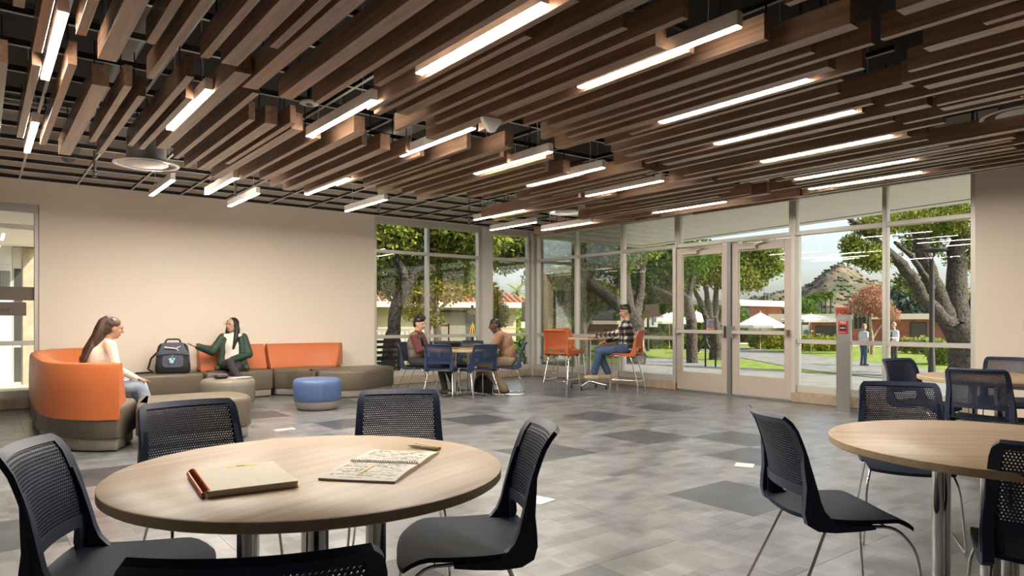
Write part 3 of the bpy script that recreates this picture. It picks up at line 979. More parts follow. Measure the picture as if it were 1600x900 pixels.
# ---- round tables
def table(loc, r, h, label, rz=0.0, grain=0.0, cols=4, cr=.20, group='round tables'):
    t = empty('round_table', loc, rz, label, 'table', group)
    th = .032
    tp = MB()
    tp.lathe([(.01, h - th), (r - .006, h - th), (r, h - th + .004), (r, h - .003), (r - .004, h), (r - .3, h), (.01, h)], 72)
    tp.m = [1 if k < 72*4 else 0 for k in range(72*6)] + [1, 0]
    top = tp.build('tabletop', [MATS['oak'], MATS['oak_edge']], t, 40)
    top.rotation_euler = (0, 0, grain - rz)
    if cols == 4:
        for k in range(4):
            a = math.pi/2*k
            x, y = cr*math.cos(a), cr*math.sin(a)
            MB().lathe([(.034, .05), (.034, h - th)], 20, (x, y, 0)).build('column', MATS['chrome'], t, 60)
            MB().lathe([(.06, h - th - .006), (.06, h - th)], 20, (x, y, 0)).build('mounting_plate', MATS['chrome'], t, 60)
            f = MB()
            u, v = math.cos(a), math.sin(a)
            L_, w_ = r*.78, .028
            p = [(-w_*-v, -w_*u), (w_*-v, w_*u)]
            a0, a1 = .02, L_
            rings = []
            for (d, zt, ww) in ((a0, .062, .03), (a0 + .2, .062, .03), (a1 - .04, .045, .024), (a1, .04, .022)):
                rings.append([(d*u + ww*-v, d*v + ww*u, .022), (d*u - ww*-v, d*v - ww*u, .022), (d*u - ww*-v, d*v - ww*u, zt), (d*u + ww*-v, d*v + ww*u, zt)])
            f.loft(rings)
            f.build('foot', MATS['chrome'], t)
            MB().lathe([(.022, 0), (.022, .018), (.012, .024)], 14, ((a1 - .03)*u, (a1 - .03)*v, 0)).build('glide', MATS['rubber'], t, 50)
    else:
        MB().lathe([(.036, .05), (.036, h - th)], 20).build('column', MATS['chrome'], t, 60)
        MB().lathe([(.11, h - th - .008), (.11, h - th)], 20).build('mounting_plate', MATS['chrome'], t, 60)
        for k in range(4):
            a = math.pi/2*k + .3
            u, v = math.cos(a), math.sin(a)
            MB().tube([(0, 0, .13), (.1*u, .1*v, .115), (r*.8*u, r*.8*v, .075)], [.026, .024, .018], 8).build('foot', MATS['chrome'], t, 60)
            MB().lathe([(.02, 0), (.024, .012), (.012, .02), (.012, .075)], 12, (r*.78*u, r*.78*v, 0)).build('glide', MATS['rubber'], t, 50)
    return t
table((.862, 2.166, 0), .61, .74, 'round oak table in the foreground with two notebooks on it', math.radians(71), math.radians(20))
table((3.146, .953, 0), .61, .74, 'round oak table cut by the right edge in the foreground', math.radians(8), math.radians(-45))
table((6.70, 2.02, 0), .61, .74, 'round oak table farther back by the wall at the right edge', math.radians(12), math.radians(-30))
table((6.22, 9.36, 0), .61, .74, 'round table by the window between the two sitting men', math.radians(20), .3)
table((8.50, 8.76, 0), .42, .90, 'small high table with the orange stools by the glass wall', .1, .3, cols=1)

# ---- lounge seating
GS = 'modular lounge seating pieces'
def lounge(label, seat, back=None, z=.43, lab_name='lounge_sofa'):
    c = (sum(p[0] for p in seat)/len(seat), sum(p[1] for p in seat)/len(seat))
    t = empty(lab_name, (c[0], c[1], 0), 0, label, 'sofa', GS)
    L_ = lambda q: [(x - c[0], y - c[1]) for x, y in q]
    seat = L_(seat)
    pad(MB(), inset(seat, .03) if sum(seat[i][0]*seat[(i+1)%len(seat)][1] - seat[(i+1)%len(seat)][0]*seat[i][1] for i in range(len(seat))) > 0 else inset(seat[::-1], .03), .012, .125, .008).build('plinth', MATS['taupe_base'], t, 50)
    MB().prism(inset(seat, .06), 0, .014).build('glide_base', MATS['rubber'], t)
    pad(MB(), seat, .125, z, .05).build('seat_cushion', MATS['taupe_vinyl'], t, 55)
    if back:
        outer, inner = L_(back[0]), L_(back[1])
        n = len(outer)
        for k in range(back[3] if len(back) > 3 else 1):
            m = MB()
            z0, z1 = back[2], .82
            rings = []
            for i in range(n):
                o, q = Vector(outer[i]), Vector(inner[i])
                d = q - o
                if z0 < .4: o = o - d.normalized()*.014; d = q - o
                prof = [(0, z0), (-.0, z0 + .25), (.02, z1 - .05), (.08, z1 - .012), (.2, z1), (.4, z1 - .008), (.50, z1 - .04), (.62, z1 - .16), (1.0, z + .03), (.98, z - .01), (.9, z0 if z0 > .4 else z - .01), (.5, z0 if z0 > .4 else z - .01)]
                rings.append([(o.x + d.x*a, o.y + d.y*a, zz) for a, zz in prof])
            m.loft(rings)
            m.build('backrest', MATS['orange_vinyl'], t, 42)
    return t
def arc(cx, cy, r, a0, a1, n=8):
    return [(cx + r*math.cos(math.radians(a0 + (a1-a0)*i/n)), cy + r*math.sin(math.radians(a0 + (a1-a0)*i/n))) for i in range(n+1)]
# near left corner piece: outer curve from the front end round to the left side
out_ = [(1.02, 7.20), (.84, 7.28), (.70, 7.42), (.58, 7.62), (.51, 7.85), (.48, 8.12), (.47, 8.40), (.47, 8.70)]
inn_ = [(1.12, 7.52), (1.03, 7.56), (.95, 7.64), (.88, 7.75), (.83, 7.92), (.81, 8.15), (.80, 8.42), (.80, 8.70)]
seat_ = out_ + [(1.12, 8.70), (1.12, 8.3), (1.16, 7.95), (1.26, 7.80), (1.14, 7.45)]
lounge('curved taupe seat with orange back seen from behind at left', rounded(seat_, .04, 3), (out_, inn_, .30))
out2 = [(.47, 8.73), (.47, 9.3), (.48, 9.9), (.50, 10.4), (.56, 10.8), (.70, 11.15), (.95, 11.38), (1.2, 11.44)]
inn2 = [(.80, 8.73), (.80, 9.3), (.81, 9.85), (.83, 10.25), (.88, 10.55), (.98, 10.83), (1.1, 11.0), (1.22, 11.1)]
lounge('curved taupe seat with orange back in the far left corner behind the sitting woman', rounded(out2 + [(1.22, 10.86), (1.12, 10.5), (1.12, 8.73)], .04, 3), (out2, inn2, .30))
lounge('backless taupe bench jutting right from the orange sofa end', rounded([(1.15, 7.19), (2.27, 7.19), (2.27, 7.98), (1.30, 7.98)], [.05, .3, .3, .06], 6), lab_name='lounge_bench')
lounge('backless taupe bench under the backpack along the beige wall', rounded([(1.25, 10.9), (2.65, 10.9), (2.65, 11.46), (1.25, 11.46)], .04, 3), lab_name='lounge_bench')
bo = [(2.68, 11.46), (3.68, 11.46)]; bi = [(2.68, 11.22), (3.68, 11.22)]
lounge('taupe seat with orange back under the woman in the green jacket', rounded([(2.68, 10.9), (3.68, 10.9), (3.68, 11.46), (2.68, 11.46)], .04, 3), (bo, bi, .435))
bo = [(3.72, 11.46), (4.1, 11.46), (4.5, 11.44), (4.78, 11.38), (5.0, 11.27)]; bi = [(3.74, 11.22), (4.06, 11.21), (4.38, 11.17), (4.6, 11.09), (4.76, 10.98)]
lounge('curved taupe seat with orange back at the right end of the sofa row', rounded([(3.72, 11.02), (3.88, 10.86), (4.02, 10.55), (4.10, 10.28), (4.70, 10.88), (4.96, 11.2), (4.98, 11.3), (4.75, 11.42), (4.4, 11.46), (3.72, 11.46)], .04, 3), (bo, bi, .435))
lounge('backless taupe bench with rounded end at the right of the sofa row', rounded([(4.13, 10.26), (4.47, 9.93), (4.75, 9.90), (5.50, 10.30), (5.62, 10.62), (5.30, 10.98), (4.78, 10.92)], [.06, .2, .2, .25, .25, .2, .06], 6), lab_name='lounge_bench')

def ottoman(loc, r, h, m, base, label):
    t = empty('ottoman', loc, 0, label, 'ottoman', 'round ottomans')
    MB().lathe([(r*.72, .0), (r*.78, .008), (r*.9, .05), (r*.94, .11), (r*.945, .118)], 40).build('plinth', MATS[base], t, 50)
    MB().lathe([(r*.93, .112), (r*.965, .125), (r*.99, .25), (r, h - .09), (r*.985, h - .045), (r*.94, h - .018), (r*.86, h - .003), (r*.6, h + .004), (.01, h + .006)], 40).build('cushion', MATS[m], t, 50)
    MB().lathe([(r*.6, 0), (r*.6, .004)], 20).build('glide', MATS['rubber'], t)
    sm = MB()
    for a in (0.4, 0.4 + math.pi*2/3, .4 + math.pi*4/3):
        sm.tube([(math.cos(a)*q, math.sin(a)*q, z) for q, z in ((r*.99, .14), (r*.995, .25), (r*1.003, h - .09), (r*.985, h - .042), (r*.94, h - .015))], .0025, 5)
    s_ = sm.build('seam', MATS[m], t); s_['kind'] = 'stuff'
    return t
ottoman((2.61, 9.52, 0), .345, .44, 'grey_vinyl', 'taupe_base', 'round taupe ottoman with papers and a black pouch on it')
ottoman((3.65, 9.04, 0), .325, .42, 'blue_vinyl', 'taupe_base', 'round blue ottoman with pale grey base')

# ---- notebooks and pens on the near table
ZT = .7401
nb = empty('notebook', (.62, 2.10, ZT), math.radians(-6), 'closed spiral notebook with copper binding on the near table', 'notebook', 'notebooks on the near table')
MB().rbox(-.12, -.16, 0, .12, .16, .004, .001).build('back_cover', MATS['paper_cream'], nb)
MB().rbox(-.118, -.158, .004, .118, .158, .017, .001).build('pages', MATS['paper'], nb)
fc = MB().rbox(-.12, -.16, .017, .12, .16, .019, .0008).build('front_cover', MATS['paper_cream'], nb)
MB().obox((0.02, .135, .0193), (.09, .022, .0006), 0).build('cover_band', MATS['highlighter'], fc)
text('lettering', '2021', .016, 'ink', fc, (.02, .135, .0198), (0, 0, 0))
cl = MB()
for i in range(26):
    y = -.15 + i*.012
    cl.tube([(-.12 + .012*math.cos(a), y, .01 + .012*math.sin(a)) for a in [k*math.pi/5 for k in range(10)]], .0016, 5, closed=True)
b = cl.build('spiral_binding', MATS['copper_wire'], nb, 60); b['kind'] = 'stuff'
MB().rbox(-.136, -.155, .003, -.127, .155, .016, .002).build('spine', MATS['copper_wire'], nb)

nb = empty('notebook', (1.05, 2.04, ZT), math.radians(-48), 'open spiral notebook with handwritten pages on the near table', 'notebook', 'notebooks on the near table')
for sy, nm in ((-1, 'page_block'), (1, 'page_block')):
    m = MB()
    def fn(a, b, sy=sy):
        return ((a - .5)*.24, sy*(.006 + .222*b), .010 + .004*math.sin(b*math.pi) - .004*b*b + (.004*(a - .5)**2*(b)))
    m.grid(fn, 8, 8, sy < 0)
    def fn2(a, b, sy=sy):
        return ((a - .5)*.24, sy*(.006 + .222*b), .0)
    m.grid(fn2, 8, 8, sy > 0)
    k0 = 81
    for i in range(8):
        for (p_, q_) in ((i, i+1), (72 + i + 1, 72 + i), ((i+1)*9, i*9), (i*9 + 8, (i+1)*9 + 8)):
            f_ = (p_, q_, q_ + k0, p_ + k0)
            m.f.append(f_ if sy < 0 else f_[::-1]); m.m.append(0)
    blk = m.build(nm, MATS['paper'], nb, 50)
    ln = MB()
    rnd = random.Random(5 + sy)
    for i in range(21):
        y = .020 + i*.0095
        x = -.10
        while x < .09:
            wl = rnd.uniform(.008, .03)
            if rnd.random() < .5:
                b_ = (y - .006)/.222
                z = .0107 + .004*math.sin(b_*math.pi) - .004*b_*b_
                ln.box(x, sy*y - .0006, z, x + wl, sy*y + .0006, z + .0004)
            x += wl + .006
    li = ln.build('handwriting', MATS['ink'], blk); li['kind'] = 'stuff'
MB().obox((-.01, -.11, .0152), (.007, .13, .0006), .0).build('highlight_mark', MATS['highlighter'], nb)
cl = MB()
for i in range(28):
    x = -.112 + i*.0083
    cl.tube([(x, .007*math.cos(a), .010 + .007*math.sin(a)) for a in [k*math.pi/4 for k in range(8)]], .0012, 4, closed=True)
b = cl.build('spiral_binding', MATS['black_paint'], nb, 60); b['kind'] = 'stuff'
def pen(loc, rz, label, m):
    t = empty('pen', loc, rz, label, 'pen', 'pens on the near table')
    t.rotation_euler = (math.radians(90), 0, rz)
    MB().lathe([(.0025, 0), (.0055, .012), (.0062, .03), (.0062, .09)], 12).build('barrel', MATS['paper_cream'], t, 50)
    MB().lathe([(.0068, .09), (.0068, .125), (.005, .13)], 12).build('cap', MATS[m], t, 50)
    MB().lathe([(.0008, -.006), (.002, 0)], 8).build('tip', MATS['black_paint'], t, 50)
pen((1.277, 2.275, ZT + .007), math.radians(24), 'cream pen lying nearest the open notebook', 'paper_cream')
pen((1.312, 2.285, ZT + .007), math.radians(12), 'cream highlighter with yellow-green cap behind the other pen', 'highlighter')
# ================================================================= PEOPLE
mat('skin_tan', (0.50, 0.27, 0.17), 0.5)
mat('skin_light', (0.60, 0.36, 0.25), 0.5)
mat('skin_deep', (0.11, 0.052, 0.035), 0.45)
mat('hair_brown', (0.065, 0.032, 0.018), 0.42, stretch=(1, 1, .15), var=.5, vscale=60, bump=.3, bscale=60)
mat('hair_black', (0.012, 0.009, 0.008), 0.38, stretch=(1, 1, .15), var=.5, vscale=60, bump=.3, bscale=60)
mat('hair_grey', (0.30, 0.29, 0.28), 0.6)
mat('hair_blond', (0.30, 0.18, 0.09), 0.6)
mat('cream_knit', (0.80, 0.70, 0.58), 0.85, bump=.4, bscale=40)
mat('white_cloth', (0.78, 0.73, 0.66), 0.85, bump=.35, bscale=30)
mat('green_jacket', (0.022, 0.048, 0.03), 0.55, bump=.5, bscale=24, var=.2, vscale=14)
mat('denim_light', (0.30, 0.37, 0.47), 0.9, bump=.3, bscale=40, var=.3, vscale=12)
mat('denim_blue', (0.055, 0.09, 0.17), 0.9, bump=.3, bscale=40, var=.3, vscale=10)
mat('denim_black', (0.035, 0.031, 0.032), 0.85, bump=.3, bscale=40, var=.25, vscale=12)
mat('maroon', (0.14, 0.028, 0.035), 0.85, bump=.3, bscale=34)
mat('olive_grey', (0.17, 0.145, 0.10), 0.85, bump=.3, bscale=34, var=.2, vscale=20)
mat('brown_tee', (0.31, 0.165, 0.10), 0.85, bump=.35, bscale=26, var=.1, vscale=10)
mat('khaki', (0.27, 0.20, 0.13), 0.85, bump=.35, bscale=30, var=.15, vscale=10)
mat('shoe_tan', (0.45, 0.34, 0.24), 0.7)
mat('shoe_dark', (0.06, 0.035, 0.025), 0.6)
mat('shoe_white', (0.78, 0.74, 0.70), 0.6)
mat('sock_grey', (0.42, 0.40, 0.38), 0.9)
mat('lip', (0.36, 0.10, 0.08), 0.5)
mat('eye_white', (0.8, 0.78, 0.75), 0.3)
mat('shirt_white', (0.82, 0.82, 0.84), 0.8)
mat('floral', (0.62, 0.66, 0.70), 0.85, var=.45, vscale=60)
mat('slacks', (0.05, 0.052, 0.058), 0.8)
def plaid(name):
    m, N, L, P = nodes(name)
    tc = N.new('ShaderNodeTexCoord')
    sx = N.new('ShaderNodeSeparateXYZ')
    L.new(tc.outputs['Object'], sx.inputs[0])
    def band(v, per):
        k = mathn(N, L, 'MODULO', mathn(N, L, 'ADD', mathn(N, L, 'MULTIPLY', v, 1/per), 50.0), 1.0)
        return mathn(N, L, 'GREATER_THAN', k, .5)
    h = mathn(N, L, 'ADD', sx.outputs[0], mathn(N, L, 'MULTIPLY', sx.outputs[1], 1.0))
    a, b = band(h, .105), band(sx.outputs[2], .105)
    k = mathn(N, L, 'MULTIPLY', mathn(N, L, 'ADD', a, b), .5)
    cr = N.new('ShaderNodeValToRGB'); cr.color_ramp.interpolation = 'CONSTANT'
    e = cr.color_ramp.elements
    e[0].position, e[0].color = 0, (.012, .012, .014, 1)
    e[1].position, e[1].color = .75, (.72, .62, .52, 1)
    n_ = e.new(.25); n_.color = (.10, .085, .08, 1)
    L.new(k, cr.inputs[0]); L.new(cr.outputs[0], P.inputs['Base Color'])
    P.inputs['Roughness'].default_value = .9
plaid('plaid')

def capsule(mb, a, b, ra, rb, n=12):
    a, b = Vector(a), Vector(b)
    d = (b - a)
    if d.length < 1e-5: d = Vector((0, 0, 1e-3)); b = a + d
    t = d.normalized()
    pts, rs = [], []
    for k in range(1, 5):
        ang = math.pi/2*k/4
        pts.append(a - t*ra*math.cos(ang)); rs.append(ra*math.sin(ang))
    for k in range(4):
        ang = math.pi/2*k/4
        pts.append(b + t*rb*math.sin(ang)); rs.append(rb*math.cos(ang))
    mb.tube(pts, rs, n)
def remesh(prims, voxel, smooth=4):
    """melt capsules and ellipsoids into one continuous skin; each face keeps the material of the nearest prim"""
    mb = MB()
    for p in prims:
        if p[0] == 'c': capsule(mb, p[1], p[2], p[3], p[4])
        else: mb.ell(p[1], p[2], 16, 12, p[4] if len(p) > 4 else None)
    me = bpy.data.meshes.new('tmp'); me.from_pydata(mb.v, [], mb.f); me.update()
    ob = bpy.data.objects.new('tmp', me); COL.objects.link(ob)
    md = ob.modifiers.new('r', 'REMESH'); md.mode = 'VOXEL'; md.voxel_size = voxel; md.adaptivity = 0
    sm = ob.modifiers.new('s', 'SMOOTH'); sm.factor = .5; sm.iterations = smooth
    dg = bpy.context.evaluated_depsgraph_get()
    out = bpy.data.meshes.new_from_object(ob.evaluated_get(dg))
    bpy.data.objects.remove(ob, do_unlink=True)
    names = []
    for p in prims:
        nm = p[5] if p[0] == 'c' else p[3]
        if nm not in names: names.append(nm)
    out.materials.clear()
    for nm in names: out.materials.append(MATS[nm])
    n = len(out.polygons)
    c = np.empty(n*3, np.float32); out.polygons.foreach_get('center', c); c = c.reshape(-1, 3)
    best = np.full(n, 1e9); idx = np.zeros(n, np.int32)
    for p in prims:
        if p[0] == 'c':
            a, b = np.array(p[1], float), np.array(p[2], float)
            ab = b - a; L2 = max(ab @ ab, 1e-9)
            t = np.clip(((c - a) @ ab)/L2, 0, 1)
            d = np.linalg.norm(c - (a + t[:, None]*ab), axis=1) - (p[3] + (p[4] - p[3])*t)
            nm = p[5]
        else:
            q = c - np.array(p[1], float)
            if len(p) > 4: q = q @ np.array(p[4].to_3x3())
            r = np.array(p[2], float)
            k = np.linalg.norm(q/r, axis=1)
            d = (k - 1)*np.linalg.norm(q, axis=1)/np.maximum(k, 1e-6)
            nm = p[3]
        w_ = d < best
        best[w_] = d[w_]; idx[w_] = names.index(nm)
    out.polygons.foreach_set('material_index', idx)
    out.polygons.foreach_set('use_smooth', [True]*n)
    out.update()
    return out

def unit(v): v = Vector(v); return v.normalized()
def hand(wrist, fdir, palm_n, side, skin, curl=.35, spread=.12):
    """palm and five fingers; palm_n is the way the palm faces, side +1 puts the thumb to the cross direction"""
    w_, f, nrm = Vector(wrist), unit(fdir), Vector(palm_n)
    nrm = (nrm - f*nrm.dot(f)).normalized()
    s = f.cross(nrm)*side
    P = []
    P.append(('c', w_, w_ + f*.03, .024, .026, skin))
    for k in (-1, 0, 1):
        P.append(('c', w_ + f*.02 + s*.012*k, w_ + f*.085 + s*.021*k, .016, .014, skin))
    lens = (.065, .078, .073, .058)
    for i in range(4):
        off = (i - 1.5)*.0195
        r0 = .0095 if i < 3 else .0085
        a = w_ + f*.09 - s*off
        d = unit(f - s*spread*(i - 1.5)*.6)
        b = a + d*lens[i]*.5 + nrm*lens[i]*.10*curl
        d2 = unit(d + nrm*curl*1.6)
        e = b + d2*lens[i]*.5
        P.append(('c', a, b, r0, r0*.95, skin)); P.append(('c', b, e, r0*.95, r0*.8, skin))
    a = w_ + f*.03 + s*.028
    b = a + unit(f*.6 + s*.8 + nrm*.3)*.042
    e = b + unit(f*.9 + s*.25 + nrm*.4)*.032
    P.append(('c', a, b, .013, .0115, skin)); P.append(('c', b, e, .0115, .009, skin))
    return P
def head_prims(c, yaw, pitch, skin, scale=1.0):
    R = (Matrix.Rotation(yaw, 3, 'Z') @ Matrix.Rotation(pitch, 3, 'X'))
    c = Vector(c)
    def q(x, y, z): return c + R @ (Vector((x, y, z))*scale)
    P = [('e', q(0, -.012, .025), (.074*scale, .092*scale, .088*scale), skin, R),
         ('e', q(0, .012, -.035), (.060*scale, .070*scale, .075*scale), skin, R),
         ('e', q(0, .048, -.082), (.026*scale, .024*scale, .020*scale), skin, R),
         ('c', q(0, .080, .012), q(0, .100, -.022), .009*scale, .014*scale, skin),
         ('c', q(-.028, .074, .030), q(.028, .074, .030), .011*scale, .011*scale, skin),
         ('c', q(-.018, .079, -.056), q(.018, .079, -.056), .007*scale, .007*scale, 'lip')]
    for sx in (-1, 1):
        P.append(('e', q(sx*.074, -.005, -.008), (.010*scale, .020*scale, .030*scale), skin, R))
        P.append(('e', q(sx*.040, .052, -.020), (.020*scale, .022*scale, .020*scale), skin, R))
    return P, q, R
def foot(P, ankle, d, shoe, sock=None, L=.25):
    a = Vector(ankle); d = unit((d[0], d[1], 0)) if abs(d[2] if len(d) > 2 else 0) < .01 else unit(d)
    base = a + Vector((0, 0, -.055))
    P.append(('c', a, a + Vector((0, 0, -.03)), .040, .042, sock or shoe))
    P.append(('c', base - d*.05, base + d*.04, .040, .042, shoe))
    P.append(('c', base + d*.05, base + d*.15, .040, .032, shoe))
    s = Vector((-d.y, d.x, 0))
    P.append(('c', base + Vector((0, 0, -.012)) + d*.06 + s*.012, base + Vector((0, 0, -.012)) + d*.14 + s*.008, .032, .026, shoe))
def eyes(par, q, R, m='black_paint'):
    mb = MB()
    for sx in (-1, 1):
        mb.ell(tuple(q(sx*.030, .080, .012)), (.011, .006, .006), 8, 6, R)
        mb.ell(tuple(q(sx*.030, .083, .030)), (.018, .006, .0035), 8, 6, R)
    e = mb.build('eyes', MATS[m], par, 60); e['kind'] = 'stuff'
def glasses(par, q, m='black_paint'):
    mb = MB()
    for sx in (-1, 1):
        mb.tube([q(sx*.034 + .025*math.cos(a), .100, .008 + .020*math.sin(a)) for a in [k*math.pi/6 for k in range(12)]], .0025, 5, closed=True)
        mb.tube([q(sx*.059, .098, .012), q(sx*.080, .03, .014), q(sx*.080, -.01, .005)], .0025, 5)
    mb.tube([q(-.010, .101, .012), q(.010, .101, .012)], .0025, 5)
    mb.build('glasses', MATS[m], par, 60)
def torso(sh, lean, twist, top, bot, w_=1.0, slouch=0.0):
    """pelvis, belly, chest, shoulders of a seated body; returns prims and joints. lean moves the shoulders along +y"""
    z0 = sh + .095
    P = []
    pel = Vector((0, 0, z0))
    chest = Vector((0, lean*.62 - slouch, z0 + .27))
    neck = Vector((0, lean, z0 + .47))
    ct, st = math.cos(twist), math.sin(twist)
    sL = neck + Vector((-.165*ct*w_, -.165*st*w_, -.055)); sR = neck + Vector((.165*ct*w_, .165*st*w_, -.055))
    P.append(('e', pel, (.165*w_, .125, .105), bot))
    P.append(('e', pel.lerp(chest, .42), (.148*w_, .112, .12), top))
    P.append(('e', chest, (.158*w_, .112, .15), top, Matrix.Rotation(twist, 3, 'Z')))
    P.append(('c', sL, sR, .062, .062, top))
    P.append(('c', pel + Vector((0, 0, .05)), chest, .125*w_, .12*w_, top))
    P.append(('c', chest + Vector((0, 0, .05)), neck + Vector((0, 0, -.03)), .10, .065, top))
    return P, pel, chest, neck, sL, sR
def limb(P, a, b, c, r, m1, m2=None):
    P.append(('c', a, b, r[0], r[1], m1)); P.append(('c', b, c, r[1]*.96, r[2], m2 or m1))

def person_root(name, loc, face, label):
    return empty(name, loc, math.atan2(-face[0], face[1]), label, 'person', None)

# ---- woman in the cream knit on the left seat, seen from the side
def woman_cream():
    sh = .43
    t = person_root('person', (.93, 8.50, 0), (1.0, .08), 'woman in cream sweater and pale jeans with long brown ponytail on the left seat')
    P, pel, chest, neck, sL, sR = torso(sh, .16, 0, 'cream_knit', 'denim_light', .92, .03)
    for sx, S in ((-1, sL), (1, sR)):
        elb = Vector((sx*.215, .20, sh + .27)); wr = Vector((sx*.13, .40, sh + .155))
        limb(P, S, elb, wr, (.056, .047, .034), 'cream_knit')
        P += hand(wr, (-.25*sx, .9, -.25), (0, -.1, -1), -sx, 'skin_tan', .3)
        hip = pel + Vector((sx*.085, .02, -.02)); kn = Vector((sx*.115, .46, sh + .055)); an = Vector((sx*.12, .58, .10))
        P.append(('c', hip, kn, .092, .068, 'denim_light')); P.append(('c', kn, an, .068, .062, 'denim_light'))
        foot(P, an, (0, 1), 'shoe_white')
    hc = neck + Vector((0, .06, .125))
    P.append(('c', neck + Vector((0, -.005, -.03)), hc + Vector((0, -.02, -.05)), .047, .045, 'skin_tan'))
    H, q, R = head_prims(hc, .0, math.radians(-12), 'skin_tan')
    link('body', remesh(P + H, .0085), t)
    eyes(t, q, R)
    hp = [('e', q(0, -.022, .038), (.080, .092, .086), 'hair_brown', R), ('e', q(0, -.05, -.01), (.074, .065, .07), 'hair_brown', R),
          ('e', q(0, -.075, .098), (.034, .036, .026), 'hair_brown')]
    B = Vector((0, -.16 + .16*.62 - .03, 0))
    pts = [q(0, -.085, .10), q(0, -.115, .05), q(0, -.12, -.03), q(0, -.125, -.11), Vector((0, -.015, sh + .46)), Vector((0, -.055, sh + .36)), Vector((.01, -.09, sh + .27))]
    rs = (.03, .046, .060, .064, .056, .040, .016)
    for i in range(len(pts) - 1): hp.append(('c', pts[i], pts[i+1], rs[i], rs[i+1], 'hair_brown'))
    for k in range(5):
        x0 = -.06 + .03*k
        a1 = Vector((x0, .0, sh + .50)); a2 = Vector((x0*1.35, -.06 - .018*(k % 2), sh + .38)); a3 = Vector((x0*1.2, -.10 + .02*(k % 2), sh + .26 + .02*(k % 3)))
        hp.append(('c', a1, a2, .022, .018, 'hair_brown')); hp.append(('c', a2, a3, .018, .009, 'hair_brown'))
    link('hair', remesh(hp, .009, 3), t)
    return t
woman_cream()

# ---- woman in the green jacket, legs crossed, one hand held out
def woman_green():
    sh = .43
    t = person_root('person', (3.10, 11.04, 0), (-.42, -.91), 'woman in dark green jacket and white polo gesturing on the sofa')
    P, pel, chest, neck, sL, sR = torso(sh, -.02, .10, 'white_cloth', 'denim_black', .90)
    G = 'green_jacket'
    # jacket shells over the sides and back
    P.append(('e', chest + Vector((0, -.045, -.02)), (.175, .095, .20), G))
    for sx in (-1, 1):
        P.append(('c', chest + Vector((sx*.125, .045, .12)), pel + Vector((sx*.165, .05, .02)), .045, .055, G))
        P.append(('c', pel + Vector((sx*.15, -.02, .03)), pel + Vector((sx*.21, .06, -.055)), .06, .045, G))
    # her right arm is held out, palm up; the left rests on the knee
    e1 = sR + Vector((.13, .10, -.21)); w1 = e1 + Vector((.17, .15, .085))
    P.append(('c', sR, e1, .066, .066, G)); P.append(('c', e1, w1, .068, .05, G))
    P += hand(w1, (.72, .55, .22), (-.1, -.1, 1), 1, 'skin_light', .35, .3)
    e2 = sL + Vector((-.085, .04, -.26)); w2 = Vector((-.03, .25, sh + .185))
    P.append(('c', sL, e2, .066, .066, G)); P.append(('c', e2, w2, .064, .046, G))
    P += hand(w2, (.55, .75, -.35), (0, .2, -1), 1, 'skin_light', .35)
    D = 'denim_black'
    kn1 = Vector((-.03, .44, sh + .15)); an1 = Vector((-.20, .58, .30))
    P.append(('c', pel + Vector((.075, .02, -.01)), kn1, .088, .066, D)); P.append(('c', kn1, an1, .064, .046, D))
    kn2 = Vector((-.10, .42, sh + .05)); an2 = Vector((.02, .42, .09))
    P.append(('c', pel + Vector((-.085, .02, -.02)), kn2, .088, .066, D)); P.append(('c', kn2, an2, .064, .046, D))
    a = an1 + Vector((-.03, .02, -.05))
    P.append(('c', an1, a, .036, .04, 'shoe_white')); P.append(('c', a, a + Vector((-.11, .13, -.005)), .042, .034, 'shoe_white'))
    foot(P, an2, (.2, 1), 'shoe_white')
    hc = neck + Vector((.012, .02, .135))
    P.append(('c', neck + Vector((0, 0, -.03)), hc + Vector((0, -.02, -.05)), .045, .043, 'skin_light'))
    P.append(('c', neck + Vector((-.05, .035, -.04)), neck + Vector((0, .07, -.085)), .018, .016, 'white_cloth'))
    P.append(('c', neck + Vector((.05, .035, -.04)), neck + Vector((0, .07, -.085)), .018, .016, 'white_cloth'))
    H, q, R = head_prims(hc, math.radians(-32), math.radians(6), 'skin_light')
    link('body', remesh(P + H, .0085), t)
    eyes(t, q, R)
    glasses(t, q, 'steel')
    hp = [('e', q(0, -.026, .034), (.084, .092, .092), 'hair_black', R), ('e', q(0, -.055, -.03), (.082, .062, .09), 'hair_black', R)]
    for sx in (-1, 1):
        hp.append(('c', q(sx*.07, .015, .06), q(sx*.082, .0, -.05), .018, .024, 'hair_black'))
        hp.append(('c', q(sx*.082, -.01, -.05), q(sx*.09, .0, -.22), .032, .036, 'hair_black'))
        hp.append(('c', q(sx*.09, .0, -.22), q(sx*.085, .03, -.36), .036, .02, 'hair_black'))
    hp.append(('c', q(0, -.08, -.05), q(0, -.10, -.34), .07, .06, 'hair_black'))
    link('hair', remesh(hp, .009, 3), t)
woman_green()

